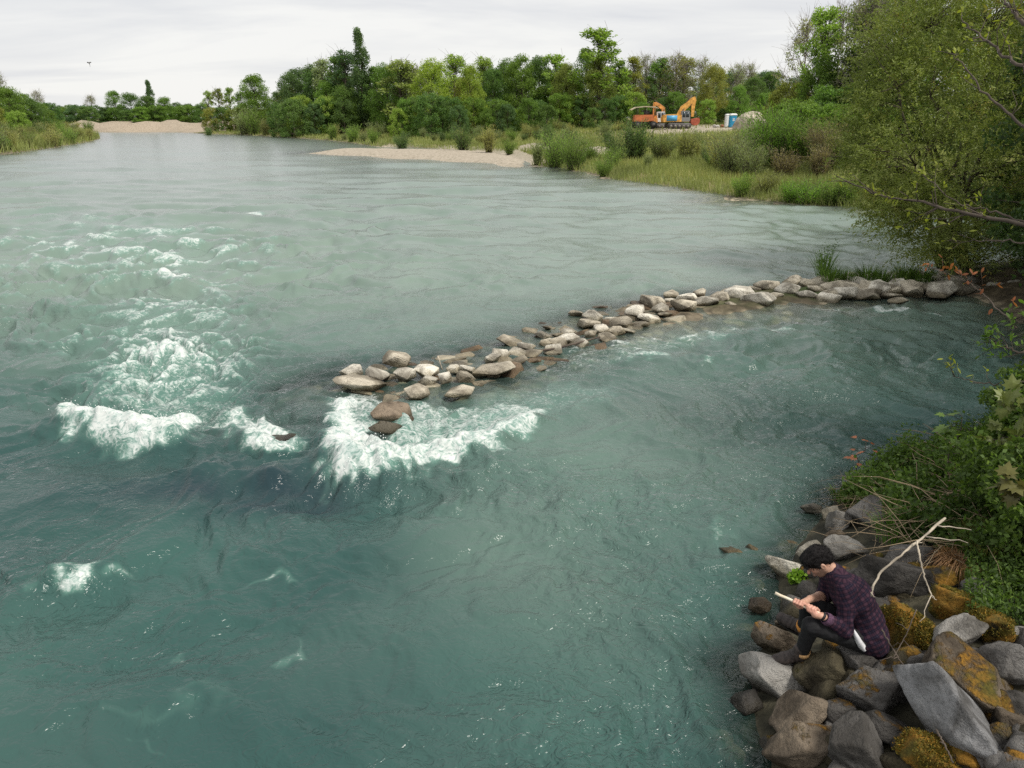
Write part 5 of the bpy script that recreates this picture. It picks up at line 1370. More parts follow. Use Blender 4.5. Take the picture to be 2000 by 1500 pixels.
def excavator(loc, s, rz, paint, cabpaint, blue, label, arm, armw, stick_, stickw, bucket, house_col):
    e = empty('excavator', loc); e.scale = (s, s, s); e.rotation_euler = (0, 0, rz); tag(e, label, 'excavator')
    for y_ in (-1.15, 1.15):
        m = MB(); track(m, -2.0, 2.0, .44, .6, y_); t = m.build('track', steel, e)
        for q in range(5):
            m2 = MB(); th = np.linspace(0, 2 * np.pi, 12, endpoint=False); m2.prism([(.24 * math.cos(a), .24 * math.sin(a)) for a in th], (0, .66, 0), (-1.4 + .7 * q, y_, .36)); m2.build('road_wheel', plain_steel2, t)
    m = MB(); m.box((0, 0, .75), (1.6, 1.8, .5)); m.build('undercarriage', steel, e)
    m = MB(); m.prism([(-2.4, 1.05), (-2.5, 1.5), (-2.4, 2.15), (-1.0, 2.25), (1.5, 2.05), (1.6, 1.05)], (0, 2.4, 0)); h_ = m.build('house', house_col, e, smooth=False)
    m = MB(); m.prism([(-2.62, 1.0), (-2.72, 1.5), (-2.6, 2.0), (-2.2, 2.0), (-2.2, 1.0)], (0, 2.5, 0)); m.build('counterweight', house_col, e, smooth=False)
    m = MB(); m.box((-1.3, -1.23, 1.62), (1.75, .06, .85)); m.build('side_panel', blue, h_)
    cx = 1.0
    m = MB(); m.prism([(cx - .65, 1.1), (cx - .7, 2.75), (cx + .55, 2.8), (cx + .75, 1.9), (cx + .7, 1.1)], (0, 1.0, 0), (0, -.72, 0)); cb = m.build('cab', cabpaint, e, smooth=False)
    for (a, b) in ((cx - .55, cx - .08), (cx + .02, cx + .55)):
        m = MB(); m.box(((a + b) / 2, -1.225, 2.2), (b - a, .02, .85)); m.build('window', glass, cb)
    m = MB(); m.prism([(cx + .58, 2.68), (cx + .76, 1.95), (cx + .80, 1.95), (cx + .62, 2.70)], (0, .8, 0), (0, -.72, 0)); m.build('windscreen', glass, cb)
    m = MB(); poly_arm(m, arm, armw, .42, .25); bo = m.build('boom', paint, e, smooth=False)
    m = MB(); poly_arm(m, stick_, stickw, .34, .25); m.build('dipper_arm', paint, e, smooth=False)
    a0 = np.array(arm); k0 = len(arm) // 2
    for y_ in (.0, .5):
        m = MB(); m.tube(np.array([(a0[0][0] + .6, y_, a0[0][1] - .25), (a0[k0][0] + .05, y_, a0[k0][1] - .1)]), [.09, .06], 8); m.build('hydraulic_ram', steel, bo)
    m = MB(); m.tube(np.array([(a0[k0][0], .25, a0[k0][1] + .35), (stick_[0][0] - .1, .25, stick_[0][1] + .35)]), [.09, .07], 8); m.build('hydraulic_ram', steel, bo)
    bx, bz, br = bucket
    pl = [(bx + br * math.cos(t), bz + br * .95 * math.sin(t)) for t in np.linspace(math.radians(-200), math.radians(40), 12)]
    m = MB(); m.prism(pl, (0, 1.3, 0), (0, .25, 0)); bk = m.build('bucket', rust, e, smooth=False)
    for q in range(5):
        m = MB(); m.box((bx - br * .95, -.3 + .27 * q, bz + .05), (.12, .1, .35)); m.build('tooth', steel, bk)
    return e
plain_steel2 = plain('worn_steel', (0.14, 0.125, 0.11), .55, var=.4, scale=4)
Yx = 136.0
pA = site(1324, 240, Yx)
def up_to(px, py, ref, Y): q = atY(px, py, Y); return np.array([q[0] - ref[0], q[2] - ref[2]])
P_ = lambda px, py: tuple(up_to(px, py, pA, Yx))
excavator(pA, 1.0, 0, yell, plain('grey_cab', (0.20, 0.20, 0.20), .5), blue_p, 'large orange excavator with raised boom and red bucket on the far bank',
          [P_(1322, 236), P_(1327, 226), P_(1335, 211), P_(1345, 203), P_(1353, 193)], [.95, .95, .95, .8, .55],
          [P_(1354, 190), P_(1356, 196), P_(1354, 210), P_(1353, 228)], [.7, .75, .55, .4], (*P_(1357, 236), .78), yell)
pB = site(1277, 241, 141.0)
Pb = lambda px, py: tuple(up_to(px, py, pB, 141.0))
excavator(pB, 1.0, 0, orange, white_p, white_p, 'smaller orange excavator with white cab, arm folded, beside the dump truck',
          [Pb(1292, 233), Pb(1296, 222), Pb(1296, 212), Pb(1288, 206), Pb(1280, 201)], [.6, .6, .65, .6, .4],
          [Pb(1280, 200), Pb(1278, 208), Pb(1277, 222), Pb(1277, 232)], [.5, .5, .45, .35], (*Pb(1275, 236), .55), orange)
# dump truck with canopy
pC = site(1258, 242, 139.0); tr_ = empty('dump_truck', pC); tag(tr_, 'dented orange dump truck with tan canopy roof left of the excavators', 'truck')
m = MB(); m.box((0, 0, .95), (4.2, 1.5, .35)); m.build('chassis', steel, tr_)
m = MB(); m.prism([(-1.9, 1.2), (-1.8, 2.25), (1.3, 2.3), (1.5, 1.35), (.2, 1.15)], (0, 2.1, 0)); m.build('skip', redor, tr_, smooth=False)
m = MB(); m.prism([(1.1, 1.0), (1.2, 1.9), (2.1, 1.75), (2.2, 1.0)], (0, 1.7, 0)); m.build('bonnet', orange, tr_, smooth=False)
m = MB(); poly_arm(m, [(-2.5, 3.05), (-1.6, 3.45), (0, 3.6), (1.6, 3.5), (2.2, 3.3)], [.14, .16, .16, .16, .12], 2.0); m.build('canopy', tarp, tr_, smooth=False)
for x_ in (-1.3, .2, 1.5):
    for y_ in (-.85, .85):
        m = MB(); m.tube(np.array([(x_, y_, 1.9), (x_, y_, 3.45)]), .06, 6); m.build('canopy_post', steel, tr_)
m = MB(); m.box((.35, 0, 2.55), (.9, .7, .9)); m.build('driver_seat', steel, tr_)
for x_ in (-1.3, 1.4):
    for y_ in (-.95, .95): wheel(tr_, x_, y_, .62, .5)
# portable toilets
def toilet(px, py, Y, body_m, label, mark=False, w=1.1, h=2.25):
    p = site(px, py, Y); e = empty('portable_toilet', p); tag(e, label, 'portable toilet', 'toilets beside the gravel heap')
    m = MB(); m.box((0, 0, h * .44), (w, w, h * .86), taper=(.97, .97)); bd = m.build('cabin', body_m, e, smooth=False)
    m = MB(); m.box((0, 0, h * .91), (w * 1.04, w * 1.04, .12)); m.box((0, 0, h * .97), (w * .98, w * .98, .16), taper=(.7, .85)); m.build('roof', white_p, e, smooth=False)
    m = MB(); m.box((0, -w / 2 - .012, h * .43), (w * .72, .03, h * .76)); d = m.build('door', body_m, e, smooth=False)
    m = MB(); m.box((w * .28, -w / 2 - .045, h * .45), (.06, .04, .16)); m.build('handle', white_p, d)
    m = MB(); m.box((0, 0, .05), (w * 1.06, w * 1.06, .1)); m.build('skid', steel, e)
    if mark:   # the small white figure-in-a-cubicle emblem on the door
        m = MB(); y_ = -w / 2 - .035
        m.box((0, y_, h * .66), (.34, .012, .05)); m.box((-.15, y_, h * .58), (.045, .012, .34)); m.box((.15, y_, h * .58), (.045, .012, .34)); m.box((0, y_, h * .50), (.40, .012, .09)); m.box((0, y_, h * .58), (.10, .012, .22))
        m.build('emblem', white_p, d, smooth=False)
toilet(1430.5, 243, 138, plain('blue_cabin', (0.02, 0.24, 0.42), .5, var=.08), 'blue portable toilet with white roof and white emblem by the gravel heap', True)
toilet(1421.5, 239, 141, white_p, 'plain white portable toilet half hidden behind the blue one', False, .95, 2.2)
# gravel heap
pH = site(1466, 243, 128); r_ = np.random.default_rng(2)
d_, T_ico = ico(5)
V = d_.copy(); nz_ = noise3(V * 1.6 + 4); V[:, 2] = np.maximum(V[:, 2], -.15)
prof = np.sqrt(V[:, 0] ** 2 + V[:, 1] ** 2)
V = np.stack([V[:, 0] * 2.7, V[:, 1] * 2.7, np.maximum(0, V[:, 2]) ** 1.15 * 3.0], 1) * (1 + .17 * nz_ + .06 * noise3(d_ * 4.5))[:, None]
V += .05 * np.stack([noise3(d_ * 14), noise3(d_ * 14 + 5), noise3(d_ * 14 + 9)], 1)
ho = link('gravel_heap', mesh_np('gravel_heap', V, [T_ico]), plain('heap_gravel', (0.36, 0.315, 0.25), .95, var=.28, scale=1.6, bump=1.0)); ho.location = pH - np.array([0, 0, .2])
tag(ho, 'tall grey-beige heap of gravel right of the blue toilet', 'gravel heap')
# concrete lumps on the site
for i, (px, py, s) in enumerate([(1397, 241, .35), (1402, 238, .3), (1411, 239, .32)]):
    p = site(px, py, 138); V, T = rock_verts(70 + i, 3, 9, 20, .05)
    o = link('concrete_lump', mesh_np('concrete_lump', V * np.array([s * 1.2, s, s]), [T]), plain('concrete', (0.40, 0.38, 0.35), .9)) if i != 2 else link('concrete_lump', mesh_np('concrete_lump', V * s, [T]), plain('brick_rubble', (0.25, 0.10, 0.06), .9))
    o.location = p + np.array([0, 0, s * .6]); tag(o, ['pale concrete lump on the grass left of the toilets', 'second concrete lump just behind the pale one', 'reddish rubble lump nearest the toilets'][i], 'rubble', 'rubble on the site')
# bird over the left bank
bd = empty('bird', atY(174, 124, 60)); bd.scale = (.6, .6, .6); tag(bd, 'small dark bird in flight in the sky above the left bank', 'bird')
m = MB(); m.tube(np.array([(0, 0, .16), (.02, 0, .08), (.03, 0, 0), (.05, 0, -.10), (.06, 0, -.22)]), [.012, .045, .05, .03, .012], 8); m.build('body', steel, bd)
for s_ in (-1, 1):
    m = MB(); m.add(np.array([(0, 0, .08), (s_ * .14, .02, .20), (s_ * .30, .05, .12), (s_ * .14, 0, .04), (0, 0, 0.0), (s_ * .14, .04, .185), (s_ * .14, .02, .055)]), [[0, 1, 3, 4], [1, 5, 6, 3]], [[1, 2, 3], [5, 2, 6]]); m.build('wing', steel, bd)
m = MB(); m.add(np.array([(.05, -.02, -.20), (.09, .02, -.34), (.03, .02, -.34), (.06, .03, -.2)]), [[0, 1, 3, 2]]); m.build('tail', steel, bd)
# ------------------------------------------------------------------ the big willow over the groyne root
r_ = np.random.default_rng(99)
WB = np.array([12.9, 22.6, 0.25])
willow = empty('willow_tree', WB); tag(willow, 'big olive-yellow willow leaning over the water at the right edge', 'tree')
lobes = []      # (px, py, distance, rx, rz) foliage masses
for a in [(1850, 60, 23, 1.7, 1.4), (1760, 90, 23, 1.3, 1.2), (1940, 60, 24, 2.0, 1.6), (1720, 190, 22.5, 1.0, 1.1), (1800, 200, 22, 1.6, 1.4), (1900, 200, 22.5, 1.8, 1.5), (1990, 180, 24, 1.8, 1.6), (1700, 290, 22.5, .8, .9), (1770, 310, 21.5, 1.3, 1.2), (1860, 320, 21.5, 1.6, 1.3),
          (1960, 330, 22.5, 1.8, 1.5), (1720, 370, 22, .8, .8), (1780, 410, 21, 1.0, .9), (1840, 430, 21, 1.2, 1.0), (1930, 440, 22, 1.6, 1.1), (1760, 450, 21.5, .7, .5), (1800, 480, 21.5, .8, .45), (1820, 10, 24, 1.6, 1.2), (1900, -20, 24, 2.0, 1.4), (2010, 20, 25, 2.2, 1.6), (2050, 300, 24, 2.2, 2.0), (2060, 120, 25, 2.2, 2.0),
          (1690, 230, 22.8, .6, .9), (1735, 130, 23, .9, .9), (1675, 320, 22.8, .45, .6), (2030, 430, 23, 1.6, 1.2), (1750, 400, 21.5, .9, .8), (1870, 470, 21, 1.1, .6), (1730, 430, 21.8, .6, .6), (1840, 490, 21, .8, .35), (1920, 490, 21.5, 1.0, .5)]:
    lobes.append((atY(a[0], a[1], a[2]), a[3], a[4]))
stems = MB(); fol = MB(); stem_tops = []
for i in range(9):
    b = WB + np.array([r_.uniform(-.6, .7), r_.uniform(-.5, .5), 0])
    c, rx, rz = lobes[[1, 0, 2, 4, 5, 6, 8, 9, 3][i]]
    P = limb(stems, b, c + r_.normal(size=3) * .3, .11 if i < 6 else .07, .02, r_, 8, .06, 7)
    stem_tops.append(P)
allP = np.concatenate(stem_tops)
TW, TD, TR = [], [], []
for c, rx, rz in lobes:
    n = int(210 * rx * rz) + 60
    u = unit(r_.normal(size=(n, 3))) * (r_.uniform(.12, 1, n) ** .5)[:, None]
    q = c + u * np.array([rx, rx * .85, rz])
    TW.append(q); TD.append(unit(u * np.array([1, 1, .5]) + np.array([-.15, -.1, .55]) + r_.normal(size=(n, 3)) * .35))
TW = np.concatenate(TW); TD = np.concatenate(TD)
keep_ = (noise3(TW * .85) + .5 * noise3(TW * 2.1)) > -.22
TW, TD = TW[keep_], TD[keep_]; TW[:, 2] = np.maximum(TW[:, 2], .12)
per_ = int(165000 / len(TW)); tl = r_.uniform(.35, .85, len(TW))
low = sstep(3.0, .8, TW[:, 2])                                  # the lowest shoots trail towards the water
tt_ = r_.uniform(0, 1, (len(TW), per_, 1))
Pl = TW[:, None] + TD[:, None] * tl[:, None, None] * tt_ + np.array([0, 0, -1.0]) * (tl * (.30 + .5 * low))[:, None, None] * tt_ ** 2 + r_.normal(size=(len(TW), per_, 3)) * .035
Dl = np.repeat((TD - np.array([0, 0, .5]))[:, None], per_, 1)
Pl[..., 2] = np.maximum(Pl[..., 2], .04)
leaves(fol, Pl.reshape(-1, 3), .095, .027, r_, 0, Dl.reshape(-1, 3), .55)
tone = np.clip(.5 + .55 * noise3(TW * 1.1 + 5) + r_.normal(size=len(TW)) * .16, 0, 1)
fol.A['rnd'][-1] = np.repeat(np.clip(np.repeat(tone, per_) * .75 + r_.uniform(0, .25, len(tone) * per_), 0, 1), 4)
for j in r_.choice(len(TW), 330, replace=False):
    s = allP[np.argmin(np.linalg.norm(allP - TW[j], axis=1) + 1.2 * np.maximum(0, allP[:, 2] - TW[j, 2]))]
    limb(stems, s, TW[j] + TD[j] * tl[j] * .6, .024, .006, r_, 6, .10, 4)
o = stems.build('trunk', bark_mat, willow); o.matrix_parent_inverse = Matrix.Translation(-WB)
o = fol.build('crown', willow_mat, willow, smooth=False); o.matrix_parent_inverse = Matrix.Translation(-WB); o.color = (0.190, 0.230, 0.062, 1)

# darker trees of the near bank behind and beside it (some beyond the right edge; they darken the water)
ntm, ncm = None, None
def near_tree(seed, H=10.0):
    r = np.random.default_rng(seed); tr = MB(); cr = MB(); tz = np.linspace(0, 1, 8)
    TP = np.stack([.3 * tz, .2 * np.sin(tz * 3), tz * H * .8], 1); tr.tube(TP, .17 * (1 - .8 * tz), 8)
    C = []; R = []
    for i in range(210):
        z = r.uniform(.08, 1.0); w = .36 * math.sin(min(1, (1.05 - z) / .6) * math.pi / 2) ** .8; a = r.uniform(0, 6.28); q = w * math.sqrt(r.uniform(.15, 1))
        C.append((q * math.cos(a) * H, q * math.sin(a) * H, z * H)); R.append(r.uniform(.35, .65))
    C = np.array(C); R = np.array(R)
    for c in C[::2]:
        z = max(.6, min(c[2] - 1.2, H * .78)); s = np.array([np.interp(z, TP[:, 2], TP[:, i]) for i in range(3)]); limb(tr, s, c, .05, .012, r, 5, .1, 4)
    clumps(cr, C, R, 190, .13, .075, r, .8)
    a, b = tr.mesh('near_trunk'), cr.mesh('near_crown', False); a.materials.append(bark_mat); b.materials.append(leaf_mat); return a, b
NT_ = near_tree(4)
for i, (X, Y, H, wf, cl, lb) in enumerate([(19.5, 27.5, 11, 1.0, 'dark', 'dark leafy tree behind the big willow at the upper right'), (24.0, 26.5, 12, 1.1, 'dark', 'dark tree at the right edge behind the willow crown'), (16.2, 22.0, 8.5, .85, 'mid', 'green tree beside the willow trunk at the right edge'), (17.2, 17.5, 9, 1.0, 'dark', 'shady tree of the right bank just outside the frame'),
                                      (15.0, 13.2, 8, .9, 'dark', 'bank tree leaning over dark water, beyond the right edge'), (14.6, 20.2, 4.4, .9, 'dark', 'dark shrubby tree at the groyne root'), (13.6, 16.4, 9.5, .95, 'dark', 'tree beyond the right edge shading the end of the groyne'), (13.2, 12.0, 9.5, .95, 'dark', 'tree beyond the right edge shading the still corner'), (10.2, 7.6, 8.5, .9, 'mid', 'tree beyond the right edge above the weedy slope')]):
    z = g1(X, Y); root = empty('tree', (X, Y, z - .1)); root.scale = (H / 10 * wf, H / 10 * wf, H / 10); root.rotation_euler = (0, 0, 1.3 * i); tag(root, lb, 'tree', 'trees of the near right bank')
    for nm, m in zip(('trunk', 'crown'), NT_):
        o = link(nm, m, None, root); o.color = (*(np.array(GREENS[cl]) * .8), 1)

# ------------------------------------------------------------------ overhanging branches with young leaves
def leaf_blade(kind):
    if kind == 'oval':
        ol = [(0, 0), (.16, .25), (.22, .5), (.15, .78), (0, 1.0), (-.15, .78), (-.22, .5), (-.16, .25)]
    elif kind == 'maple':
        ol = [(0, 0), (.10, .10), (.42, -.02), (.36, .16), (.58, .30), (.36, .38), (.46, .66), (.22, .56), (.15, .70), (0, 1.0), (-.15, .70), (-.22, .56), (-.46, .66), (-.36, .38), (-.58, .30), (-.36, .16), (-.42, -.02), (-.10, .10)]
    p = np.array(ol); n = len(p)
    z = -.10 * np.abs(p[:, 0]) - .18 * p[:, 1] ** 2 + .04
    V = np.concatenate([np.stack([p[:, 0], p[:, 1], z], 1), [[0, .42, .03]]]); T = [[n, i, (i + 1) % n] for i in range(n)]
    m = mesh_np(kind + '_leaf', V, [np.array(T)], {'rnd': np.full(len(V), .45)}, False); m.materials.append(leaf_mat if kind != 'maple' else maple_mat); return m
k = NT('maple_leaf'); oi = k.n('ShaderNodeObjectInfo')
c = k.mix(k.mapr(k.noise(k.objcoord(), 3, 3), .3, .7), k.mix(1.0, oi.outputs['Color'], (.8, .8, .8), 'MULTIPLY'), oi.outputs['Color'])
pb = k.n('ShaderNodeBsdfPrincipled'); k.L(c, pb.inputs['Base Color']); pb.inputs['Roughness'].default_value = .5
tb = k.n('ShaderNodeBsdfTranslucent'); k.L(c, tb.inputs['Color']); mx = k.n('ShaderNodeMixShader'); mx.inputs[0].default_value = .35; k.L(pb.outputs[0], mx.inputs[1]); k.L(tb.outputs[0], mx.inputs[2])
maple_mat = k.finish(mx.outputs[0])
OVAL, MAPLE = leaf_blade('oval'), leaf_blade('maple')
twig_mat = plain('twig_bark', (0.075, 0.058, 0.045), .85, var=.35, scale=6)
def put_leaf(mesh, p, d, up, size, col, parent, mo_):
    d = unit(np.asarray(d, float)); s = unit(np.cross(d, up)); u = np.cross(s, d)
    M = Matrix(((s[0], d[0], u[0], 0), (s[1], d[1], u[1], 0), (s[2], d[2], u[2], 0), (0, 0, 0, 1)))
    o = link('leaf', mesh, None, parent); o.matrix_local = Matrix.Translation(Vector(p) - mo_) @ M @ Matrix.Diagonal((size, size, size, 1)); o.color = (*col, 1)
def branch(name, pts, r0, label, ntw, leaf, col, seed, tw_len=.5, lsize=.075, per=4, cat='branch', group='branches hanging into view', up_bias=.4, rings=None):
    r = np.random.default_rng(seed); P = np.array([pt(*q) for q in pts])
    t = np.linspace(0, 1, len(P)); tf = np.linspace(0, 1, 22); S = np.stack([np.interp(tf, t, P[:, i]) for i in range(3)], 1)
    S[1:-1] = (S[:-2] + S[1:-1] * 2 + S[2:]) / 4; S[1:-1] += r.normal(size=(20, 3)) * .012
    root = empty(name, S[0]); tag(root, label, cat, group); mo_ = Vector(S[0])
    m = MB(); m.tube(S, r0 * (1 - .75 * tf), 7); o = m.build('stem', twig_mat, root); o.location = -mo_
    tips = []
    for q in range(ntw):
        u = r.uniform(.15, 1.0) if q else 1.0; b = np.array([np.interp(u, tf, S[:, i]) for i in range(3)]); g = unit(S[min(21, int(u * 21) + 1)] - S[max(0, int(u * 21) - 1)])
        d = unit(g * .8 + r.normal(size=3) * .7 + np.array([0, 0, up_bias])); L = tw_len * r.uniform(.3, 1) * (1.1 - .5 * u)
        m = MB(); Q = np.array([b, b + d * L * .5 + r.normal(size=3) * .03, b + d * L]); m.tube(Q, [r0 * .28, r0 * .2, r0 * .12], 4); o = m.build('twig', twig_mat, root); o.location = -mo_
        tips.append((Q, d))
    for Q, d in tips:
        for q in range(per):
            u = r.uniform(.35, 1.0) if q else 1.0; p = np.array([np.interp(u, [0, .5, 1], Q[:, i]) for i in range(3)])
            dd = unit(d * .5 + r.normal(size=3) * .8 + np.array([0, 0, -.15 if leaf is MAPLE else .25]))
            put_leaf(leaf, p, dd, unit(np.array([0, 0, 1]) + r.normal(size=3) * .4), lsize * r.uniform(.6, 1.15), np.array(col) * r.uniform(.7, 1.25), root, mo_)
YG, GRN, RED, OLV = (0.24, 0.27, 0.045), (0.10, 0.18, 0.028), (0.30, 0.11, 0.05), (0.20, 0.185, 0.035)
branch('overhanging_branch', [(2060, 455, 8.6), (1960, 430, 8.9), (1860, 412, 9.2), (1790, 392, 9.5), (1725, 385, 9.7), (1655, 355, 10.0)], .028, 'long dark branch of yellow-green leaves reaching left before the willow', 20, OVAL, YG, 1, .62, .085, 5)
branch('overhanging_branch', [(2060, 440, 9.2), (1990, 432, 9.3), (1930, 410, 9.5), (1870, 400, 9.6), (1800, 340, 9.9)], .018, 'thinner leafy branch just above the long dark one', 12, OVAL, YG, 2, .5, .08, 5)
branch('overhanging_branch', [(2050, 300, 8.8), (1990, 238, 9.2), (1940, 200, 9.4), (1900, 150, 9.6), (1868, 108, 9.8)], .022, 'dark bare-looking branch rising across the willow crown', 8, OVAL, YG, 3, .45, .08, 3)
branch('overhanging_branch', [(2050, 170, 8.2), (1985, 125, 8.6), (1930, 82, 8.9), (1880, 42, 9.2)], .026, 'thick grey branch slanting through the upper right corner', 10, OVAL, YG, 4, .5, .085, 4)
branch('overhanging_branch', [(2060, 70, 8.0), (1995, 40, 8.4), (1970, 10, 8.6), (1950, -20, 8.8)], .03, 'leafy dark branch at the very top right corner', 12, OVAL, OLV, 5, .5, .09, 6)
branch('overhanging_branch', [(2040, 478, 9.0), (1960, 470, 9.3), (1900, 472, 9.5), (1868, 474, 9.6)], .012, 'thin twig with few yellow leaves above the groyne root', 7, OVAL, YG, 6, .35, .075, 2)
branch('overhanging_branch', [(2050, 745, 7.2), (1960, 748, 7.5), (1900, 746, 7.7), (1862, 735, 7.9)], .010, 'pale twig with bright leaf tips over the dark water', 7, OVAL, YG, 7, .42, .07, 3, up_bias=1.2)
branch('overhanging_branch', [(2060, 700, 7.4), (1990, 690, 7.7), (1950, 672, 7.9), (1930, 660, 8.0)], .014, 'leafy green spray at the right edge over the dark water', 16, OVAL, GRN, 8, .35, .075, 6)
branch('overhanging_branch', [(2060, 640, 7.6), (2000, 625, 7.9), (1975, 622, 8.0)], .012, 'upper green leaf spray at the right edge by the groyne', 10, OVAL, GRN, 9, .3, .075, 5)
branch('overhanging_branch', [(1985, 640, 8.0), (1940, 590, 8.4), (1880, 545, 8.8), (1830, 525, 9.0)], .010, 'twig with reddish withered leaves in front of the groyne stones', 14, OVAL, RED, 10, .35, .075, 3)
branch('maple_branch', [(2060, 985, 4.9), (2000, 960, 5.1), (1965, 950, 5.2)], .010, 'bronze-green maple spray at the right edge over the weeds', 9, MAPLE, (0.125, 0.12, 0.028), 11, .20, .115, 3, up_bias=-.1)
branch('maple_branch', [(2060, 800, 5.6), (2000, 785, 5.9), (1975, 780, 6.0)], .009, 'yellow-green maple leaves high at the right edge', 7, MAPLE, (0.15, 0.185, 0.035), 12, .20, .13, 3, up_bias=-.1)
branch('maple_branch', [(2060, 840, 6.4), (1990, 852, 6.8), (1940, 858, 7.0)], .009, 'row of yellow-green maple leaves above the whitish stone', 11, MAPLE, (0.14, 0.175, 0.035), 13, .22, .125, 3, up_bias=-.1)

# ------------------------------------------------------------------ plants of the near bank
def sapling(base, H, col, leaf, n, lsize, label, name='maple_sapling', cat='sapling', seed=0):
    r = np.random.default_rng(seed); root = empty(name, base); tag(root, label, cat); mo_ = Vector(base); base = np.array(base)
    tz = np.linspace(0, 1, 7); S = base + np.stack([.1 * H * tz + .02 * r.normal(size=7), .03 * r.normal(size=7), H * tz], 1); S[0] = base
    m = MB(); m.tube(S, .009 * (1 - .6 * tz), 5); o = m.build('stem', twig_mat, root); o.location = -mo_
    for q in range(n):
        u = 1 - (q / n) * .75; p = np.array([np.interp(u, tz, S[:, i]) for i in range(3)]); a = r.uniform(0, 6.28); d = np.array([math.cos(a), math.sin(a), r.uniform(-.1, .35)])
        e = p + d * r.uniform(.05, .22) * H
        m = MB(); m.tube(np.array([p, (p + e) / 2 + np.array([0, 0, .02]), e]), .003, 4); o = m.build('leaf_stalk', twig_mat, root); o.location = -mo_
        put_leaf(leaf, e, d + np.array([0, 0, -.3]), unit(np.array([0, 0, 1]) + r.normal(size=3) * .25), lsize * r.uniform(.7, 1.2), np.array(col) * r.uniform(.8, 1.25), root, mo_)
b_ = hit(1835, 960); sapling(b_, .95, (0.16, 0.26, 0.05), MAPLE, 17, .15, 'fresh green maple sapling standing above the weeds by the water', seed=1)
b_ = hit(1672, 925); sapling(b_, .50, (0.40, 0.14, 0.06), MAPLE, 9, .10, 'small red-leaved sapling at the water edge of the bank', 'red_sapling', seed=2)

# ground cover
inner = MB(); r_ = np.random.default_rng(15)
def bank_samples(n, cond, x0=1560, x1=2080, y0=850, y1=1330):
    out = []; m = 0
    while m < n:
        X = r_.uniform(2.2, 9.5, n * 3); Y = r_.uniform(4.2, 13, n * 3)
        d = sdist(X, Y, NEAR); z = ground(X, Y)
        zc = Y * CP - (z - CAM_H) * SP; px = 1000 + FPX * X / zc; py = 750 - FPX * (Y * SP + (z - CAM_H) * CP) / zc
        ok = (d > .05) & cond(px, py, X, Y, d) & (px < 2080)
        out.append(np.stack([X[ok], Y[ok], z[ok]], 1)); m += ok.sum()
    return np.concatenate(out)[:n]
def veg(px, py, X, Y, d):       # the green apron above the stones
    line = np.interp(px, [1590, 1640, 1700, 1760, 1830, 1900, 1960, 2000, 2100], [985, 990, 1010, 1050, 1075, 1110, 1160, 1200, 1260])
    return (py < line) & (noise2(X * 1.4, Y * 1.4) > -.35)
S_ = bank_samples(62000, veg)
S_[:, 2] += np.abs(r_.normal(size=len(S_))) * .16 * (0.6 + noise2(S_[:, 0] * 2, S_[:, 1] * 2)) + r_.uniform(0, .10, len(S_))
leaves(inner, S_, .058, .040, r_, 0, np.array([0, 0, .3]), .9)
inner.A['rnd'][-1] = np.repeat(np.clip(.42 + .55 * noise2(S_[:, 0] * 1.1, S_[:, 1] * 1.1) + r_.normal(size=len(S_)) * .22, 0, 1), 4)
def weeds_right(px, py, X, Y, d): return (px > 1880) & (py > 1020) & (py < 1230)
S_ = bank_samples(9000, weeds_right); S_[:, 2] += r_.uniform(0, .22, len(S_)); leaves(inner, S_, .045, .020, r_, 0, np.array([0, 0, .5]), .8)
o = inner.build('undergrowth', leaf_mat, smooth=False); o.color = (0.080, 0.135, 0.032, 1); tag(o, 'low green weeds carpeting the slope above the riprap', 'undergrowth', kind='stuff')
# taller leafy shrub mass at the right end of the slope
bank_shrub = MB(); C_ = []; R_ = []
for px, py, zc, rr in [(1990, 880, 7.6, .55), (2030, 820, 7.6, .6), (1960, 930, 7.2, .40), (2020, 960, 6.6, .5), (2060, 900, 6.6, .6), (1985, 800, 8.2, .35), (2050, 740, 8, .5)]:
    c = pt(px, py, zc)
    for q in range(26): C_.append(c + unit(r_.normal(size=3)) * rr * r_.uniform(.3, 1)); R_.append(r_.uniform(.10, .2))
clumps(bank_shrub, np.array(C_), np.array(R_), 90, .06, .036, r_, .9)
bs = empty('bank_shrub', hit(2020, 1000)); o = bank_shrub.build('foliage', leaf_mat, bs, smooth=False); o.location = -Vector(bs.location); o.color = (0.075, 0.125, 0.026, 1)
m = MB()
for q in range(14): limb(m, np.array(bs.location) + r_.normal(size=3) * .1, np.array(C_[q * 12]), .014, .004, r_, 5, .05, 4)
o = m.build('stems', twig_mat, bs); o.location = -Vector(bs.location); tag(bs, 'dense leafy shrub at the right edge above the weedy slope', 'shrub')

# dead stalks and tangle
dead = MB()
def tangle(n, cond, lmin, lmax, rad, lift=.12, droop=.5):
    S = bank_samples(n, cond)
    for p in S:
        a = r_.uniform(0, 6.28); L = r_.uniform(lmin, lmax); d = np.array([math.cos(a), math.sin(a), r_.uniform(0, .5)])
        t = np.linspace(0, 1, 4)[:, None]; P = p + np.array([0, 0, r_.uniform(.02, lift)]) + d * L * t; P[:, 2] -= droop * L * t[:, 0] ** 2 * r_.uniform(.3, 1); P += r_.normal(size=(4, 3)) * .012
        dead.tube(P, rad * r_.uniform(.6, 1.4) * np.array([1, .9, .7, .4]), 3)
tangle(170, lambda px, py, X, Y, d: (px > 1640) & (px < 1990) & (py > 960) & (py < 1110), .2, .6, .0034)
tangle(110, lambda px, py, X, Y, d: (px > 1640) & (px < 1760) & (py > 930) & (py < 1010), .25, .55, .003, .2, .9)
tangle(90, lambda px, py, X, Y, d: (px > 1760) & (px < 1920) & (py > 1000) & (py < 1100), .4, 1.0, .006, .2, .4)
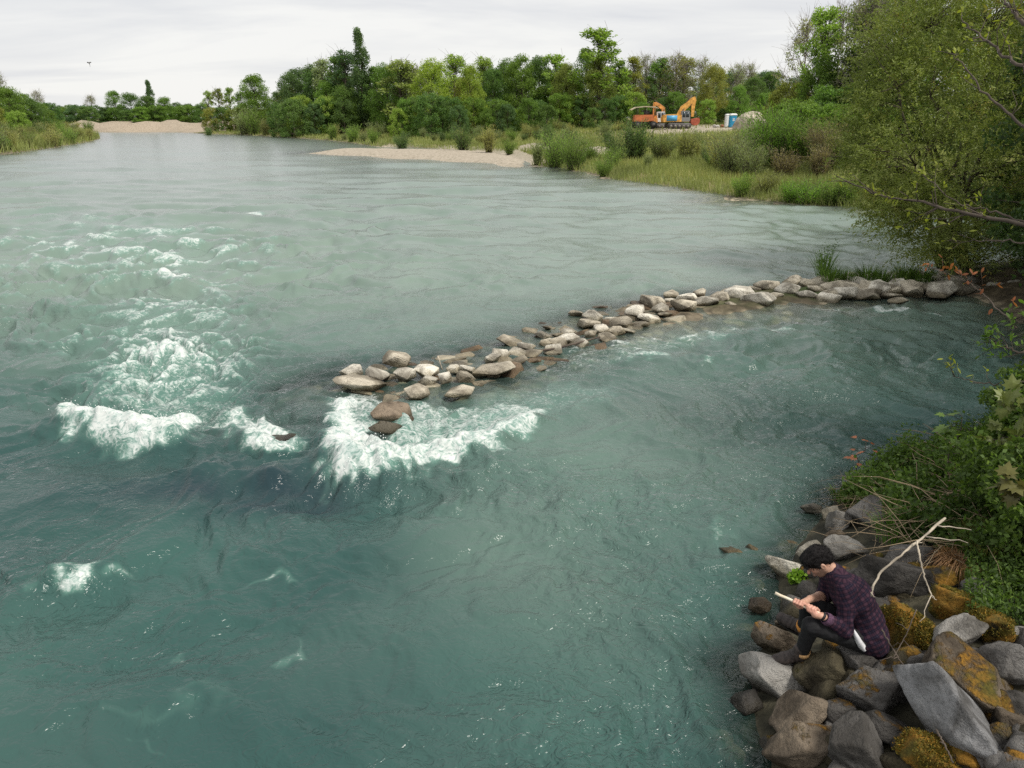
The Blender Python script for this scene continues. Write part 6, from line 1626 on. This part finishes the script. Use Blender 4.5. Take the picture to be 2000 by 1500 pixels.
tangle(120, lambda px, py, X, Y, d: (px > 1820) & (px < 2000) & (py > 870) & (py < 1000), .3, .7, .005, .2, .4)
o = dead.build('dead_stalks', straw_mat); tag(o, 'tangle of dry dead stalks lying across the slope', 'dead grass', kind='stuff')
def tuft(px, py, n, H, wid, col, label, cat='grass tuft', spread=.12, droop=.35, name='grass_tuft', mat=None, off=0.0, grp='tufts on the near bank'):
    p0 = hit(px, py) if off == 0 else np.array(at(px, py, off)); m = MB()
    for q in range(n):
        a = r_.uniform(0, 6.28); b = p0 + np.array([math.cos(a), math.sin(a), 0]) * spread * math.sqrt(r_.uniform(0, 1)); L = H * r_.uniform(.5, 1.1); o_ = np.array([math.cos(a), math.sin(a), 0]) * L * r_.uniform(.2, .8)
        t = np.linspace(0, 1, 5)[:, None]; P = b + o_ * t ** 1.6 + np.array([0, 0, 1]) * L * (t - droop * t ** 3); s = np.array([-math.sin(a), math.cos(a), 0]); wd = wid * (1 - t ** 2)
        V = np.stack([P - s * wd, P + s * wd], 1).reshape(-1, 3); m.add(V, [[2 * i, 2 * i + 1, 2 * i + 3, 2 * i + 2] for i in range(4)], rnd=np.full(10, r_.uniform(0, .75)))
    me_ = m.mesh(name, False); V = np.zeros(len(me_.vertices) * 3); me_.vertices.foreach_get('co', V); V = V.reshape(-1, 3) - p0; me_.vertices.foreach_set('co', V.ravel())
    o = link(name, me_, mat or grass_mat); o.location = p0; o.color = (*col, 1); tag(o, label, cat, grp)
tuft(1748, 1052, 240, .30, .004, (0.10, 0.20, 0.03), 'bright green grass tuft beside the dead branch', spread=.20)
tuft(1872, 1108, 520, .34, .003, (0.36, 0.21, 0.11), 'tan dry grass beard hanging over the mossy boulders', 'dry grass', .16, 1.3)
tuft(1930, 1080, 300, .30, .003, (0.17, 0.15, 0.05), 'dull olive grass mound at the right of the slope', spread=.22)
tuft(1700, 985, 170, .36, .003, (0.30, 0.22, 0.13), 'arching straw-coloured grass over the grey boulder', 'dry grass', .14, 1.1)
tuft(1640, 975, 130, .18, .006, (0.09, 0.16, 0.03), 'little green tuft at the tip of the bank', spread=.12)
# leafy plant on the whitish boulder by the man's face
pl = MB(); c0 = hit(1560, 1132) + np.array([0, 0, .03]); S_ = c0 + unit(r_.normal(size=(420, 3))) * (r_.uniform(.2, 1, 420) ** .5)[:, None] * np.array([.12, .09, .085]); S_[:, 2] = np.maximum(S_[:, 2], .02)
leaves(pl, S_ - c0, .040, .034, r_, 0, np.array([0, 0, .2]), .9); o = pl.build('leafy_plant', leaf_mat, smooth=False); o.location = c0; o.color = (0.17, 0.30, 0.03, 1); tag(o, "bright green leafy plant in front of the man's chin", 'plant')
# moss cushions lie on the stones as real tufts
# plants on the groyne
for i, (px, py, H, lb) in enumerate([(1608, 540, .95, 'tall willowy weed at the groyne, leftmost of its plants'), (1622, 548, .5, 'short grass tuft right beside the tall willowy weed'), (1694, 545, .5, 'broad grass tuft on the groyne, second after the weed'), (1722, 548, .4, 'small tuft between two pale groyne stones'), (1765, 545, .55, 'grass tuft on the groyne near the willow shade'), (1800, 548, .5, 'darker grass tuft on the groyne under the willow'), (1655, 545, .3, 'lowest grass tuft of the groyne, between weed and broad tuft')]):
    tuft(px, py, 160 if i else 90, H, .010, (0.10, 0.175, 0.035), lb, spread=.30 if i else .22, droop=.15, off=.22, grp='plants on the groyne')
c0 = at(1604, 536, .2); pl = MB()
for q in range(12):
    a = r_.uniform(0, 6.28); d = np.array([math.cos(a) * .3, math.sin(a) * .3, 1.0]); L = r_.uniform(.5, 1.0); P = d * L * np.linspace(0.1, 1, 26)[:, None] + r_.normal(size=(26, 3)) * .04; leaves(pl, P, .10, .022, r_, 0, d * .6, .7)
o = pl.build('leafy_weed', leaf_mat, smooth=False); o.location = c0; o.color = (0.09, 0.17, 0.03, 1); tag(o, 'leafy upright weed growing at the left end of the groyne greenery', 'plant')

# pale dead branches over the riprap
def dead_branch(pts, r0, r1, label, sides, seed):
    r = np.random.default_rng(seed); P = np.array([pt(*q) for q in pts]); t = np.linspace(0, 1, len(P)); tf = np.linspace(0, 1, 26); S = np.stack([np.interp(tf, t, P[:, i]) for i in range(3)], 1)
    S[1:-1] += r.normal(size=(24, 3)) * min(.004, r0 * .3)
    root = empty('dead_branch', S[0]); tag(root, label, 'dead branch', 'bleached dead branches'); mo_ = Vector(S[0])
    bm_ = bleached if r0 > .0072 else twig_mat
    m = MB(); m.tube(S, np.linspace(r0, r1, 26) * (1 + .15 * r.normal(size=26)), 8); o = m.build('stem', bm_, root); o.location = -mo_
    for u, dpx, L in sides:
        b = S[int(u * 25)]; e = pt(*dpx); m = MB(); q = np.linspace(0, 1, 6)[:, None]; Q = b + (e - b) * q + r.normal(size=(6, 3)) * .006 * (q > 0); m.tube(Q, np.linspace(r1 * 1.0, r1 * .4, 6), 5); o = m.build('side_twig', bm_, root); o.location = -mo_
bleached = plain('bleached_wood', (0.36, 0.31, 0.24), .85, var=.35, scale=9, bump=.4)
dead_branch([(1846, 1012, 6.15), (1812, 1042, 6.02), (1780, 1068, 5.92), (1745, 1095, 5.85), (1722, 1115, 5.80), (1707, 1140, 5.76), (1702, 1165, 5.75)], .0105, .007, 'thick bleached dead branch curving down behind the man', [(.30, (1800, 1060, 5.9), 1), (.98, (1708, 1166, 5.74), .1), (.1, (1900, 1035, 6.0), 1), (.2, (1890, 1060, 5.9), 1)], 1)
dead_branch([(1791, 1056, 5.90), (1795, 1080, 5.80), (1800, 1105, 5.72), (1808, 1135, 5.66), (1822, 1168, 5.62)], .0075, .005, 'forked bleached branch hanging beside the orange moss', [(.98, (1800, 1215, 5.5), 1), (.99, (1830, 1172, 5.6), .1)], 2)
dead_branch([(1722, 1230, 5.62), (1745, 1270, 5.55), (1765, 1300, 5.5), (1772, 1325, 5.45)], .006, .004, 'thin dark twig lying between the mossy boulders', [(.3, (1760, 1255, 5.5), 1), (.5, (1720, 1290, 5.5), 1)], 3)
dead_branch([(1828, 1425, 4.75), (1845, 1455, 4.68), (1862, 1490, 4.60)], .007, .005, 'thin brown twig on the long slab in the lower right', [(.5, (1835, 1450, 4.7), 1)], 4)
dead_branch([(1790, 1190, 5.55), (1770, 1240, 5.5), (1745, 1285, 5.45)], .004, .003, 'long thin twig crossing the olive mossy boulder', [(.4, (1750, 1215, 5.5), 1), (.6, (1790, 1275, 5.5), 1)], 5)
# drift sticks on the groyne
for pts, lb, r0 in [([(1040, 686, .06), (1080, 682, .08), (1120, 672, .1), (1172, 658, .14)], 'thin drift stick lying across the drowned groyne stones', .028), ([(855, 695, .25), (860, 710, .12), (864, 722, .02)], 'upright pale twig among the left groyne stones', .014)]:
    P = np.array([at(a, b, z) for a, b, z in pts]); m = MB(); m.tube(P, np.linspace(r0, r0 * .6, len(P)), 6); o = m.build('drift_stick', twig_mat if r0 > .02 else bleached); tag(o, lb, 'stick', 'drift wood')
# spray thrown up by the breaking waves
x, y, h, foam = W_FOAM
r_ = np.random.default_rng(12); cand = np.where((foam > .72) & (y < 14))[0]; sel = r_.choice(cand, 500)
d_, T_ = ico(1); m = MB()
for i in sel:
    s = r_.uniform(.003, .008); m.add(d_ * s * np.array([1, 1, 1.2]) + np.array([x[i] + r_.normal() * .05, y[i] + r_.normal() * .05, h[i] + abs(r_.normal()) * .05]), None, T_)
o = m.build('spray', plain('spray_white', (0.80, 0.83, 0.82), .6, var=.03)); tag(o, 'white droplets of spray over the breaking waves', 'spray', kind='stuff')
